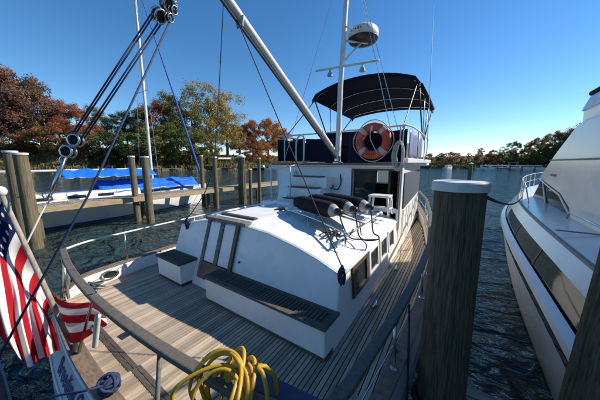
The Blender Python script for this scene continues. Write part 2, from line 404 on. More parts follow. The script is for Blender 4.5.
left_back = [(-24, 74, 22, 0, 'maroon', 1.1), (4, 66, 20, 2, 'maroon', 1.0), (27, 72, 21, 0, 'maroon', .95), (48, 88, 22, 4, 'brown', .95), (66, 98, 26, 1, 'russet', 1.0), (84, 103, 24, 0, 'red', 1.0), (104, 104, 32, 1, 'olive', 1.1), (118, 112, 30, 3, 'dark green', 1.2), (132, 110, 32, 1, 'green', 1.2), (146, 108, 28, 0, 'dark green', 1.1), (161, 100, 24, 0, 'russet', .95), (176, 92, 26, 1, 'olive', .95), (196, 88, 22, 4, 'olive', .95), (213, 84, 22, 4, 'gold', .9), (229, 94, 24, 4, 'gold', .9), (241, 122, 34, 2, 'brown', 1.0), (254, 118, 26, 0, 'red', .95), (269, 117, 24, 2, 'orange', .95), (283, 128, 28, 0, 'orange', 1.0), (298, 138, 34, 2, 'brown', 1.1)]
left_front = [(-14, 126, 18, 5, 'brown', 1.6), (4, 128, 17, 5, 'olive', 1.6), (22, 130, 17, 5, 'brown', 1.6), (40, 128, 17, 5, 'russet', 1.5), (57, 121, 16, 5, 'olive', 1.2), (76, 117, 14, 5, 'red', 1.3), (93, 124, 13, 5, 'brown', 1.3), (110, 128, 10, 5, 'dark green', 1.5), (127, 126, 8, 5, 'dark green', 1.5), (143, 128, 9, 5, 'green', 1.4), (160, 122, 8, 5, 'olive', 1.3), (178, 120, 8, 5, 'green', 1.3), (193, 124, 8, 5, 'olive', 1.3), (209, 128, 10, 5, 'olive', 1.2), (250, 138, 14, 5, 'russet', 1.3), (266, 137, 13, 5, 'orange', 1.3)]
right_row = [(414, 150, 40, 2, 'brown', 1.2), (428, 153, 45, 0, 'olive', 1.3), (442, 152, 38, 2, 'russet', 1.2), (455, 149, 22, 2, 'orange', .95), (466, 150, 22, 0, 'brown', 1.0), (477, 144, 20, 1, 'russet', 1.0), (489, 146, 18, 0, 'green', 1.0), (499, 143, 22, 4, 'olive', .95), (511, 138, 18, 0, 'dark green', 1.05), (524, 138, 24, 1, 'brown', 1.0), (535, 134, 20, 2, 'russet', 1.0), (549, 128, 18, 0, 'olive', .95), (561, 128, 22, 1, 'russet', 1.0), (574, 121, 20, 2, 'maroon', 1.0), (590, 116, 22, 0, 'russet', 1.0), (612, 112, 22, 2, 'brown', 1.1), (640, 110, 22, 0, 'russet', 1.1)]
right_mid = [(416, 152, 12, 1, 'olive', 1.3), (427, 150, 14, 0, 'brown', 1.3), (438, 149, 13, 1, 'dark green', 1.3), (449, 148, 14, 0, 'russet', 1.2), (460, 152, 14, 1, 'brown', 1.1), (474, 150, 14, 1, 'dark green', 1.2), (486, 149, 13, 0, 'russet', 1.1), (497, 148, 14, 1, 'green', 1.2), (509, 146, 13, 1, 'brown', 1.2), (521, 145, 14, 0, 'olive', 1.2), (533, 143, 13, 1, 'dark green', 1.2), (546, 140, 14, 1, 'maroon', 1.2), (559, 137, 13, 0, 'olive', 1.2), (572, 134, 14, 1, 'brown', 1.2), (586, 130, 14, 0, 'russet', 1.2)]
right_front = [(436, 160, 8, 5, 'brown', 1.4), (450, 160, 9, 5, 'olive', 1.3), (472, 156, 9, 5, 'dark green', 1.4), (484, 155, 8, 5, 'green', 1.4), (496, 154, 9, 5, 'brown', 1.4), (508, 152, 8, 5, 'dark green', 1.5), (520, 152, 8, 5, 'green', 1.5), (532, 150, 9, 5, 'olive', 1.5), (545, 148, 8, 5, 'dark green', 1.5), (558, 146, 9, 5, 'brown', 1.5), (572, 144, 9, 5, 'olive', 1.5)]
for lst, what, grp in ((left_back, 'tall %s tree at the back of the far left bank, %s from the left', 'tall trees on the left bank'), (left_front, 'low %s tree near the water on the far left bank, %s from the left', 'low trees on the left bank'), (right_row, 'tall %s tree on the far right shore, %s from the left', 'tall trees on the right shore'), (right_mid, 'middle sized %s tree on the far right shore, %s from the left', 'middle trees on the right shore'), (right_front, 'low %s tree by the water on the far right shore, %s from the left', 'low trees on the right shore')):
    for i, (px, top, d, var, kind, w) in enumerate(lst):
        tree(px, top, d, var, kind, what % (KW[kind], ORD[i]), grp, w)
# undergrowth and shore rocks: nobody could count them
rnd = random.Random(5); v = []; f = []
for i in range(26000):
    a = rnd.uniform(-62, 0) if i % 3 else rnd.uniform(26, 60)
    d = abs(rnd.gauss(0, 9)) + 2.5; x, y = polar(a, shore(a) + d); z = WZ + bank_h(a, d)
    h = rnd.uniform(.25, 1.2) * (1.5 if rnd.random() < .15 else 1); w = h * rnd.uniform(.15, .4); t = rnd.uniform(0, 3.14)
    dx, dy = math.cos(t) * w, math.sin(t) * w; lx, ly = rnd.uniform(-.3, .3), rnd.uniform(-.3, .3); b0 = len(v)
    v += [(x - dx, y - dy, z - .1), (x + dx, y + dy, z - .1), (x + dx * .5 + lx, y + dy * .5 + ly, z + h), (x - dx * .5 + lx, y - dy * .5 + ly, z + h)]; f.append((b0, b0 + 1, b0 + 2, b0 + 3))
LEAF['brush'] = leafmat('shore_brush', (.07, .075, .025), (.34, .26, .13))
o = obj('shore_brush', MB().add(v, f), LEAF['brush'], fix=False); tag(o, 'tan and green brush and reeds along the far banks', 'brush', kind='stuff')
mb = MB()
for i in range(900):
    a = rnd.uniform(-58, -2) if i % 2 else rnd.uniform(26, 56); d = rnd.uniform(-.3, 3.2); x, y = polar(a, shore(a) + d); s = rnd.uniform(.25, .75)
    z = WZ + bank_h(a, d)
    Mx = Matrix.Rotation(rnd.uniform(0, 3), 3, 'Z') @ Matrix.Rotation(rnd.uniform(-.6, .6), 3, 'X')
    mb.box((x, y, z + s * .1), (s * rnd.uniform(.8, 1.5), s, s * rnd.uniform(.5, .9)), M=Mx)
M['rock'] = mat('shore_rock', (.20, .18, .15), .9, c2=(.10, .09, .08), scale=1.5, bump=.05)
o = obj('shore_rocks', mb, M['rock']); tag(o, 'grey stones along the far waterline', 'rocks', kind='stuff')

# ------------------------------------------------------------------ pilings
def piling(loc, r, ztop, zbot, label, cap=None, m='pile', lean=(0, 0), group=None, seed=0):
    rnd = random.Random(seed + 91)
    t = empty('piling', (loc[0], loc[1], max(zbot, WZ - 1)), label, 'piling', group)
    nz = 14; mb = MB(); rings = []; NS = 64 if m == 'pile_dark' else 20
    cracks = [(rnd.uniform(0, 6.28), rnd.randint(0, 9), rnd.randint(4, 14), rnd.uniform(.03, .075)) for _ in range(16)] if NS > 20 else []
    zb = WZ - 1.2
    for i in range(nz + 1):
        z = zb + (ztop - zb) * i / nz; k = (z - WZ)
        cx = loc[0] + lean[0] * k; cy = loc[1] + lean[1] * k; ring = []
        for q in range(NS):
            a = 2 * math.pi * q / NS
            rr = r * (1.06 - .10 * i / nz) * (1 + .025 * math.sin(3 * a + seed) + .02 * math.sin(7 * a + seed * 3 + i * .15) + rnd.uniform(-.012, .012))
            for (ca, c0_, c1_, cd_) in cracks:
                if c0_ <= i <= c0_ + c1_ and abs((a - ca - .012 * i + 3.1416) % 6.2832 - 3.1416) < .055: rr *= 1 - cd_
            ring.append((cx + rr * math.cos(a), cy + rr * math.sin(a), z))
        rings.append(ring)
    obj('post', mb.loft(rings), M[m], t, smooth=True, angle=50)
    k = ztop - WZ; c = (loc[0] + lean[0] * k, loc[1] + lean[1] * k, ztop)
    if cap == 'flat':
        obj('cap', MB().lathe([(r * 1.07, -.058), (r * 1.085, -.055), (r * 1.08, .004), (r * 1.05, .012), (0.01, .016)], c, 28), M['pilecap'], t, smooth=True, angle=30)
    elif cap == 'cone':
        obj('cap', MB().lathe([(r * 1.12, -.10), (r * 1.12, .0), (0.01, .15)], c, 24), M['pilecap'], t, smooth=True, angle=25)
    return t
near_p = dep(460, 180, 1.8)
piling((.0, 2.13), .178, 1.80, -2, 'big dark piling with flat white cap between the two boats', 'flat', 'pile_dark', lean=(-.004, .025), seed=1)
rp = dep(560, 440, 1.62)
piling((.845, 2.28), .18, 1.85, -2, 'near dark piling cut off by the right edge of the picture', 'flat', 'pile_dark', seed=2, lean=(.05, .03))
p = onz(36, 248, WZ); piling((p.x + .1, p.y), .19, 2.28, -2, 'thick sunlit piling at the left end of the wooden pier', 'flat', 'pile', seed=3)
p2 = onz(26.5, 243, WZ); piling((p2.x, p2.y), .19, 2.38, -2, 'shaded piling half hidden behind the thick leftmost piling', 'flat', 'pile', seed=4)
PILES = [((138, 222), 2.3, .15, 'left of the twin pilings rising from the wooden pier', 'flat', 'pile'), ((151, 224), 2.27, .17, 'right of the twin pilings in front of the sailboat mast', 'flat', 'pile'), ((204, 207), 2.45, .13, 'slim piling standing right beside the sailboat bow', 'flat', 'pile'), ((217, 209), 2.35, .15, 'piling on the pier just right of the one beside the sailboat bow', 'flat', 'pile'), ((243, 205), 2.45, .27, 'thick dark green piling with pointed cap beyond the pier', 'cone', 'pile_dark'), ((251, 204), 1.5, .12, 'short tan piling tucked behind the thick dark green one', 'flat', 'pile'), ((260, 207), 2.3, .12, 'slim piling just left of the trawler hand rail, beyond the pier', 'flat', 'pile')]
for i, (q, zt, r, lab, cp, mm) in enumerate(PILES):
    p = onz(q[0], q[1] - 1, WZ); piling((p.x, p.y), r, zt, -2, lab, cp, mm, seed=10 + i)
fp = onz(470, 174.5, WZ); piling((fp.x * .55, fp.y * .55), .26, 1.88, -2, 'distant piling whose pointed white cap shows above the near capped piling', 'cone', 'pile', seed=30)

# ------------------------------------------------------------------ wooden pier on the left and finger pier on the right
PX0, PX1, PZ = -13.75, -15.0, .25
t = empty('wooden_pier', ((PX0 + PX1) / 2, 8, WZ), 'grey plank pier with tan edge beam along the far side of the empty slip', 'pier')
pl0 = None; y = -6.0; i = 0
while y < 19.5:
    c = ((PX0 + PX1) / 2 + random.uniform(-.02, .02), y + .07, PZ - .04)
    if pl0 is None: pl0 = obj('plank', MB().box(c, (PX0 - PX1, .138, .04)), M['dockwood'], t, bevel=.004)
    else: copy_mesh(pl0, 'plank', (c[0], c[1], c[2] - .02 + random.uniform(-.003, .003)), t)
    y += .15; i += 1
for X in (PX0 + .02, PX1 - .02):
    obj('edge_beam', MB().box2((X - .03, -6.1, PZ - .27), (X + .03, 19.6, PZ - .042)), M['beam'], t, bevel=.006)
for yy in (-4, 1.6, 5.7, 9.9, 14, 18.5):
    obj('cross_beam', MB().box2((PX1 + .05, yy - .06, PZ - .42), (PX0 - .05, yy + .06, PZ - .275)), M['beam'], t)
    for X in (PX1 + .25, PX0 - .25): obj('support_post', MB().lathe([(.11, WZ - 1.2), (.10, PZ - .43)], (X, yy + .2, 0), 12), M['pile_dark'], t, smooth=True, angle=40)
t = empty('finger_pier', (.45, .6, WZ), 'narrow blue grey plank finger pier at the foot of the near piling', 'pier')
FZ = -.5; y = -1.6; f0 = None
while y < 2.85:
    c = (.42, y + .07, FZ - .04)
    if f0 is None: f0 = obj('plank', MB().box(c, (.44, .136, .04)), M['dockwood'], t, bevel=.004)
    else: copy_mesh(f0, 'plank', (c[0] + random.uniform(-.008, .008), c[1], c[2] - .02), t)
    y += .148
for X in (.24, .60): obj('edge_beam', MB().box2((X - .025, -1.6, FZ - .28), (X + .025, 2.93, FZ - .042)), M['beam'], t)
for yy in (-1.2, 2.55): obj('support_post', MB().lathe([(.09, WZ - 1.2), (.085, FZ - .29)], (.42, yy, 0), 12), M['pile_dark'], t, smooth=True, angle=40)
# rope turns round the foot of the near piling
mb = MB()
for k in range(4):
    mb.tube([(.005 + (.205 + .006 * (k % 2)) * math.cos(a * .2618), 2.15 + .205 * math.sin(a * .2618), -.16 + k * .03 + .004 * math.sin(a)) for a in range(24)], .016, 6, closed=True)
tag(obj('mooring_rope', mb, M['rope_k'], smooth=True), 'dark rope wound round the foot of the near capped piling', 'rope')

# ------------------------------------------------------------------ sailboat behind the pier
def boat_hull(stations, zkeel, name, m, parent, smooth=True):
    # stations: (Y, half beam at deck, deck z); centre X given separately through closure
    pass
SX = -16.9
t = empty('sailboat', (SX, 4, WZ), 'white sailboat with blue tarps moored behind the wooden pier', 'sailboat')
st = [(-3.0, 1.05, .05), (-1, 1.35, .02), (2, 1.55, .0), (5, 1.45, .06), (8, 1.0, .16), (10, .5, .26), (11.4, .03, .36)]
rings = []
for (yy, hb_, dz) in st:
    w = .86 if yy < 9 else .75
    rings.append([(SX + s_ * k, yy - (.45 * max(0, (yy - 8)) / 3.4 if zz < -.5 else 0), zz) for (s_, k, zz) in ((1, hb_, dz), (1, hb_ * .98, -.35), (1, hb_ * w, WZ + .05), (1, hb_ * .45, WZ - .35), (-1, hb_ * .45, WZ - .35), (-1, hb_ * w, WZ + .05), (-1, hb_ * .98, -.35), (-1, hb_, dz))])
obj('hull', MB().loft(rings, closed=True), M['hull'], t, smooth=True, angle=35)
obj('boot_stripe', MB().loft([[(SX + hb_ * (.89 if yy < 9 else .79) + .012, yy - .3 * max(0, (yy - 8)) / 3.4, z) for z in (WZ + .05, WZ + .12)] for (yy, hb_, dz) in st[:-1]], closed=False, cap=False), M['letter'], t)
obj('cabin', MB().prism([(SX - .9, .0), (SX - .8, .48), (SX + .8, .48), (SX + .9, .0)], 'Y', 1.6, 6.4), M['gel'], t, bevel=.05)
for yy in (2.3, 3.5, 4.7): obj('window', MB().box((SX + .862, yy, .26), (.03, .7, .16)), M['glass'], t, bevel=.01)
def tarp_fn(y0, y1, ridge, eave, half, seed):
    def fn(u, v):
        s_ = (u - .5) * 2; Y = y0 + (y1 - y0) * v
        z = ridge - (ridge - eave) * abs(s_) ** 1.15 + .03 * math.sin(v * 37 + seed + s_ * 2.7) * abs(s_) + .02 * math.sin(v * 71 + s_ * 6) - .07 * math.sin(v * math.pi * 4) ** 2 * (1 - abs(s_)) - .3 * max(0, v - .75) * (1.66 - ridge)
        return (SX + half * s_ + .03 * math.sin(v * 23 + seed), Y, z)
    return fn
obj('tarp', MB().grid(tarp_fn(3.1, 7.4, 1.66, 1.2, .95, 1), 12, 40), M['tarp'], t, smooth=True, solid=.012)
obj('tarp', MB().grid(tarp_fn(4.5, 10.3, 1.0, .34, .85, 4), 12, 36), M['tarp'], t, smooth=True, solid=.012)
obj('boom', MB().tube([(SX, -1.0, 1.56), (SX, 7.4, 1.58)], .06, 10), M['alu'], t, smooth=True)
mast_b = onX(150.5, 160, SX); mY = mast_b.y
mast = obj('mast', MB().tube([(SX, mY, .4), (SX, mY, 6), (SX, mY, 13.2)], [.085, .08, .065], 12), M['alu'], t, smooth=True, angle=60)
sp = onX(144, 92, SX)
obj('spreader', MB().tube([(SX - .75, mY - .1, sp.z), (SX, mY, sp.z + .05), (SX + .75, mY - .1, sp.z)], .022, 6), M['alu'], mast)
bowp = Vector((SX, 11.2, .5)); head = Vector((SX, mY + .1, 12.6))
obj('furled_jib', MB().tube([bowp, bowp.lerp(head, .06), bowp.lerp(head, .3), bowp.lerp(head, .7), head], [.04, .085, .07, .04, .02], 10), M['bluesail'], t, smooth=True)
for sx in (-1, 1):
    obj('shroud', MB().tube([(SX + sx * 1.4, mY - .2, .1), (SX + sx * .75, mY - .1, sp.z), (SX, mY, 12.2)], .011, 5), M['steel'], t)
for sx in (-1, 1):
    rl = [(SX + sx * (interp([(a, b_) for a, b_, _ in st], yy) - .05), yy, interp([(a, c_) for a, _, c_ in st], yy) + .55) for yy in (-2.8, -1, 1, 3, 5, 7, 9, 10.8)]
    obj('lifeline', MB().tube(rl, .008, 5), M['steel'], t)
    for q in rl: obj('stanchion', MB().tube([(q[0], q[1], q[2] - .56), q], .013, 6), M['steel'], t)
# mooring lines from its bow
for i, (a, b_, s_, lab) in enumerate([((SX + .2, 10.8, .35), (PX0 + .2, 12.4, 1.3), .25, 'upper tan mooring line looping from the sailboat bow to a piling'), ((SX + .3, 9.4, .3), (PX0 + .2, 12.4, 1.1), .4, 'lower tan mooring line drooping from the sailboat bow'), ((SX + 1.3, 3.0, .25), (-13.2, 1.6, 1.0), .18, 'tan line from the sailboat side to the thick left piling')]):
    tag(obj('mooring_line', MB().tube(sag(a, b_, s_), .018, 6), M['rope_y'], smooth=True), lab, 'rope')

# ------------------------------------------------------------------ far things on the banks
def far_boat(px, r_off, L, label, cabin=.5, hue='hull', top=None, rot=0.4, scale=1.0):
    a = math.degrees(math.atan2(px - 300, FPX)); x, y = polar(a, shore(a) + r_off)
    t = empty('motor_boat', (x, y, WZ), label, 'boat', 'boats moored along the far shores')
    Mr = Matrix.Rotation(rot, 3, 'Z'); c = Vector((x, y, WZ))
    def T(p): return c + Mr @ Vector(p)
    rings = []
    for (u, hb_, dz) in ((-.5, .9, .9), (-.2, 1.1, .95), (.2, 1.0, 1.1), (.42, .5, 1.3), (.5, .03, 1.4)):
        rings.append([T((u * L, hb_ * scale * 1.2, dz)), T((u * L * .95, hb_ * scale, -.1)), T((u * L * .9, 0, -.4)), T((u * L * .95, -hb_ * scale, -.1)), T((u * L, -hb_ * scale * 1.2, dz))])
    obj('hull', MB().loft(rings), M[hue], t, smooth=True, angle=30)
    mb = MB(); p0, p1 = -.28 * L, .2 * L; hw = .8 * scale
    mb.hexa([T((p0, -hw, .9)), T((p1 + .7, -hw, .9)), T((p1 + .7, hw, .9)), T((p0, hw, .9)), T((p0, -hw * .9, 2.1)), T((p1, -hw * .9, 2.1)), T((p1, hw * .9, 2.1)), T((p0, hw * .9, 2.1))])
    obj('cabin', mb, M['hull'], t, bevel=.06)
    for s_ in (-1, 1):
        mb = MB(); mb.hexa([T((p0 + .4, s_ * hw * .93, 1.4)), T((p1 + .2, s_ * hw * .93, 1.4)), T((p1 + .2, s_ * (hw + .03), 1.4)), T((p0 + .4, s_ * (hw + .03), 1.4)), T((p0 + .4, s_ * hw * .9, 1.85)), T((p1, s_ * hw * .9, 1.85)), T((p1, s_ * (hw), 1.85)), T((p0 + .4, s_ * (hw), 1.85))])
        obj('window', mb, M['glass'], t)
    if top:
        mb = MB(); mb.box(T((p0 + .2 * L, 0, 3.3)), (L * .35, hw * 1.9, .06), M=Mr); obj('canopy', mb, M[top], t)
        for s_ in (-1, 1):
            for q in (p0 + .06 * L, p0 + .34 * L): obj('canopy_post', MB().tube([T((q, s_ * hw * .85, 2.05)), T((q, s_ * hw * .85, 3.3))], .03, 6), M['steel'], t)
    return t
far_boat(276, -26, 9, 'white motor cruiser moored near the orange trees on the left', top='navy', rot=.5, scale=1.3)
far_boat(285, -30, 8, 'white boat just right of the cruiser by the orange trees', rot=.7, scale=1.2)
far_boat(261, -16, 7, 'low dark hulled boat left of the white cruiser by the orange trees', hue='navy', rot=.3)
for i, (px, ro, L, rt_, tp) in enumerate([(447, -4, 7, 1.2, None), (486, -6, 9, .2, 'navy'), (494, -5, 8, .3, None), (503, -6, 8, .1, None), (513, -7, 9, .2, 'hull'), (524, -6, 8, .3, None), (534, -5, 7, .1, None)]):
    far_boat(px, ro, L, 'white boat moored along the far right shore, %s from the left' % ORD[i], rot=rt_, top=tp)
def canopy_dock(px, ro, label):
    a = math.degrees(math.atan2(px - 300, FPX)); x, y = polar(a, shore(a) + ro)
    t = empty('boat_shelter', (x, y, WZ), label, 'shelter'); Mr = Matrix.Rotation(YAW - R(a), 3, 'Z'); c = Vector((x, y, WZ))
    obj('roof', MB().prism([(-1.8, 0), (0, .7), (1.8, 0), (1.8, -.12), (-1.8, -.12)], 'Y', -2.6, 2.6), M['pilecap'], t)
    ob = t.children[-1] if t.children else None
    for o_ in list(col.objects)[-1:]:
        o_.location = Vector((c.x, c.y, c.z + 4.6 + D)); o_.rotation_euler = (0, 0, YAW - R(a) + 1.57)
    for sx in (-2.3, 2.3):
        for sy in (-1.5, 1.5):
            q = c + Mr @ Vector((sx, sy, 0)); obj('post', MB().tube([(q.x, q.y, q.z - .6), (q.x, q.y, q.z + 4.6)], .1, 7), M['pile'], t)
    q = c
    obj('deck', MB().box((q.x, q.y, q.z + 1.0), (5.2, 3.6, .15), rz=YAW - R(a)), M['dockwood'], t)
canopy_dock(226, -3, 'open boat shelter with pale roof on posts below the golden trees')
def shore_dock(a0, a1, ro, label):
    t0 = polar(a0, shore(a0) + ro); t1 = polar(a1, shore(a1) + ro); A = Vector((t0[0], t0[1], WZ + 1)); B = Vector((t1[0], t1[1], WZ + 1))
    t = empty('shore_dock', (A.x, A.y, WZ), label, 'dock'); d = (B - A); L = d.length; ang = math.atan2(d.y, d.x); mid = (A + B) / 2
    obj('deck', MB().box(mid, (L, 1.6, .16), rz=ang), M['dockwood'], t)
    nn = int(L / 3.2)
    p0 = None
    for i in range(nn + 1):
        for s_ in (-.9, .9):
            q = A.lerp(B, i / nn) + Vector((-math.sin(ang) * s_, math.cos(ang) * s_, 0))
            if p0 is None: p0 = obj('post', MB().tube([(q.x, q.y, WZ - .8), (q.x, q.y, WZ + 1.9 + .3 * (i % 2))], .13, 8), M['pile'], t)
            else: copy_mesh(p0, 'post', (q.x, q.y, WZ - .8 + .2 * random.random()), t)
shore_dock(-44, -26, -3, 'low dark dock on posts along the far left bank')
shore_dock(35, 46, -9, 'low dock on posts along the far right shore')
a = math.degrees(math.atan2(69 - 300, FPX)); x, y = polar(a, shore(a) + 9); g = WZ + bank_h(a, 9)
t = empty('lamp_post', (x, y, g), 'white lamp post standing before the red trees on the left bank', 'lamp post')
obj('pole', MB().tube([(x, y, g - .2), (x, y, g + 5.2)], .06, 7), M['pilecap'], t)
obj('lantern', MB().lathe([(.1, 5.15), (.28, 5.3), (.34, 5.8), (.12, 6.1)], (x, y, g), 10), M['pilecap'], t, smooth=True)

# ------------------------------------------------------------------ neighbouring motor yacht on the right
YC = 3.35
t = empty('motor_yacht', (YC, 5, WZ), 'large white motor yacht with dark hull windows moored on the right', 'yacht')
def yw(Y):     # outward growth of X (towards the centre line) near the bow
    return interp([(-4, 0), (6, 0), (7, .02), (8, .05), (9.5, .15), (11, .36), (12.5, .70), (14, 1.2), (15.2, 1.75), (16, 2.3)], Y)
YS = [-4, -2, 0, 2, 3.5, 5, 6, 7, 7.6, 8.3, 9.1, 9.8, 10.5, 11.2, 12, 12.8, 13.6, 14.4, 15.2, 15.95]
def sheer(Y): return interp([(-4, -.05), (5, 0), (9, .04), (16, .2)], Y)
def yprof(Y, lst, side):
    out = []
    g = yw(Y)
    for (X, z) in lst:
        below = max(0, -.1 - z); gg = g * (1 + .28 * below)
        x = min(X + gg, YC - .015)
        out.append((x if side < 0 else 2 * YC - x, Y, z + sheer(Y) * (1 if z > -.5 else 0)))
    return out
def ystrip(name, lst, m, parent=t, ys=YS, both=True, smooth=True, solid=0.0):
    for sd in ((-1, 1) if both else (-1,)):
        obj(name, MB().loft([yprof(Y, lst, sd) for Y in ys], closed=False, cap=False), m, parent, smooth=smooth, angle=40, solid=solid)
ystrip('hull', [(1.75, -1.7), (1.30, -1.22), (1.22, -1.1), (1.12, -.7), (1.04, -.3), (1.01, -.06)], M['ygel'])
ystrip('waterline_stripe', [(1.222, -1.12), (1.205, -1.04)], M['black'])
ystrip('lower_dark_band', [(1.01, -.06), (.99, .06), (1.0, .15)], M['ydark'])
ystrip('rub_strake', [(1.0, .15), (.945, .165), (.915, .22), (.93, .29), (1.02, .33)], M['ygel'])
band_y = [Y for Y in YS if Y <= 9.1]
ystrip('hull_window_band', [(1.045, .33), (1.075, .45), (1.13, .61)], M['ydark'], ys=band_y)
ystrip('bow_panel', [(1.045, .33), (1.075, .45), (1.13, .61)], M['ygel'], ys=YS[10:])
ystrip('topsides', [(1.13, .61), (1.19, .70), (1.26, .80)], M['ygel'])
ystrip('gunwale_trim', [(1.255, .795), (1.265, .825), (1.30, .835)], M['trim'])
# foredeck and side decks
rings = []
for Y in YS:
    e = yprof(Y, [(1.30, .832)], -1)[0]; w = YC - e[0]
    rings.append([(YC - w * k, Y, e[2] + .16 * (1 - abs(k) ** 1.6)) for k in (1, .9, .75, .5, .25, 0, -.25, -.5, -.75, -.9, -1)])
obj('deck', MB().loft(rings, closed=False, cap=False), M['ygel'], t, smooth=True)
obj('transom', MB().loft([[(1.22, -4, -1.5), (1.26, -4, .8)], [(2 * YC - 1.22, -4, -1.5), (2 * YC - 1.26, -4, .8)]], closed=False, cap=False), M['ygel'], t)
# hull window mullions on the band
for Y in (3.2, 5.1, 6.9):
    obj('window_mullion', MB().loft([[(x - .006, y, z) for (x, y, z) in yprof(Y + s_, [(1.045, .33), (1.075, .45), (1.13, .61)], -1)] for s_ in (-.03, .03)], closed=False, cap=False), M['black'], t)
# deckhouse: white shell with raked brow
DX0 = 1.76
def house(sideX, prof): return [(sideX, y, z) for (y, z) in prof]
prof = [(-3, .86), (-3, 2.72), (7.0, 2.80), (7.45, 2.72), (8.4, 2.22), (9.2, 1.72), (9.45, 1.52), (8.64, 1.42), (7.52, 1.28), (6.8, 1.05), (6.6, .86)]
mb = MB(); n_ = len(prof)
inb = lambda z: .045 * max(0, z - .9)
ringsL = [(DX0 + inb(z) + 0, y, z) for (y, z) in prof]; ringsR = [(2 * YC - x, y, z) for (x, y, z) in ringsL]
front = []
mb.add(ringsL + ringsR, [tuple(range(n_)), tuple(range(2 * n_ - 1, n_ - 1, -1))] + [(k, n_ + k, n_ + (k + 1) % n_, (k + 1) % n_) for k in range(n_)])
obj('deckhouse', mb, M['ygel'], t, bevel=.06)
# wrap-round windscreen, dark, under the brow
gp = [(6.75, .86), (7.52, 1.26), (8.64, 1.40), (9.4, 1.5), (10.25, .80)]
gl = [(DX0 + .085, y, z) for (y, z) in gp]; gr = [(2 * YC - x, y, z) for (x, y, z) in gl]; n_ = len(gp)
obj('windscreen', MB().add(gl + gr, [tuple(range(n_)), tuple(range(2 * n_ - 1, n_ - 1, -1))] + [(k, n_ + k, n_ + (k + 1) % n_, (k + 1) % n_) for k in range(n_)]), M['ywin'], t)
obj('windscreen_pillar', MB().tube([(DX0 + .065, 8.6, .90), (DX0 + .075, 9.2, 1.46)], .02, 8), M['ygel'], t, smooth=True)
obj('windscreen_frame', MB().tube([(DX0 + .03, 6.72, .93), (DX0 + .03, 7.52, 1.25), (DX0 + .04, 8.64, 1.39), (DX0 + .05, 9.42, 1.50)], .018, 8), M['ygel'], t, smooth=True)
# brow lines
obj('brow_line', MB().tube([(DX0 + inb(2.0) - .012, 3, 2.02), (DX0 + inb(2.0) - .012, 8.65, 2.02)], .018, 6), M['trim'], t)
for i in range(4): obj('emblem_mark', MB().box((DX0 + .028, 8.35 - i * .12, 1.66), (.008, .08, .05)), M['trim'], t)
# saloon side window
obj('side_window', MB().prism([(-2, 1.25), (-2, 1.8), (4.0, 1.8), (4.6, 1.25)], 'X', DX0 - .005, DX0 + .06), M['ydark'], t)
# flybridge
obj('flybridge_coaming', MB().loft([[(1.99, y, 2.74), (1.95, y - .1, 3.02), (1.99, y - .1, 3.04), (2 * YC - 1.99, y - .1, 3.04), (2 * YC - 1.95, y - .1, 3.02), (2 * YC - 1.99, y, 2.74)] for y in (-1, 3, 7.7)]), M['ygel'], t, bevel=.03)
obj('flybridge_screen', MB().loft([[(1.97, 7.7, 3.03), (2.30, 8.0, 3.0), (YC, 8.15, 3.0), (2 * YC - 2.3, 8.0, 3.0), (2 * YC - 1.97, 7.7, 3.03)], [(1.97, 7.35, 3.28), (2.30, 7.75, 3.28), (YC, 7.9, 3.28), (2 * YC - 2.3, 7.75, 3.28), (2 * YC - 1.97, 7.35, 3.28)]], closed=False, cap=False), M['visor'], t, solid=.02)
obj('flybridge_screen', MB().loft([[(1.955, 7.68, 3.03), (1.95, 3, 3.03)], [(1.97, 7.35, 3.28), (1.965, 3, 3.28)]], closed=False, cap=False), M['visor'], t, solid=.02)
obj('screen_cover', MB().tube([(1.965, 2.9, 3.31), (1.97, 7.35, 3.31), (2.3, 7.77, 3.31), (YC, 7.92, 3.31), (2 * YC - 2.3, 7.77, 3.31), (2 * YC - 1.97, 7.35, 3.31)], .05, 8), M['navy'], t, smooth=True)
obj('enclosure_panel', MB().loft([[(2.0, 5.95, 3.05), (2.0, 2.6, 3.05)], [(2.15, 5.85, 3.86), (2.15, 2.6, 3.86)]], closed=False, cap=False), M['navy'], t, solid=.02)
obj('enclosure_panel', MB().loft([[(2.0, 2.55, 3.05), (2.0, -.9, 3.05)], [(2.15, 2.55, 3.86), (2.15, -.9, 3.86)]], closed=False, cap=False), M['navy'], t, solid=.02)
obj('hardtop', MB().box2((2.2, -1.1, 3.875), (2 * YC - 2.2, 6.0, 3.93)), M['ygel'], t, bevel=.02)
obj('arch_strut', MB().tube([(2.2, 6.6, 3.2), (2.35, 4.6, 4.7)], .03, 8), M['steel'], t, smooth=True)
obj('arch_strut', MB().tube([(2.2, 4.4, 3.2), (2.35, 4.6, 4.7)], .03, 8), M['steel'], t, smooth=True)
# bow rail
rail = []
for Y in (9.2, 10.0, 10.8, 11.6, 12.4, 13.2, 14.0, 14.9):
    e = yprof(Y, [(1.30, .84)], -1)[0]; rail.append((e[0] + .03, Y, e[2] + .52))
obj('bow_rail', MB().tube([(rail[0][0] + .03, 8.5, .90)] + [(rail[0][0], 8.8, 1.25)] + rail, .016, 8), M['steel'], t, smooth=True)
obj('bow_rail', MB().tube([(q[0], q[1], q[2] - .26) for q in rail], .011, 6), M['steel'], t, smooth=True)
for q in rail: obj('rail_post', MB().tube([(q[0], q[1], q[2] - .54), q], .014, 6), M['steel'], t)
obj('grab_rail', MB().tube([(1.62, 6.2, .96), (1.62, 6.1, 1.08), (1.62, 4.6, 1.08), (1.62, 4.5, .96)], .018, 8), M['steel'], t, smooth=True)
obj('deck_seam', MB().box((1.52, 5.3, .902), (.46, .012, .02)), M['trim'], t)
e = rail[0]
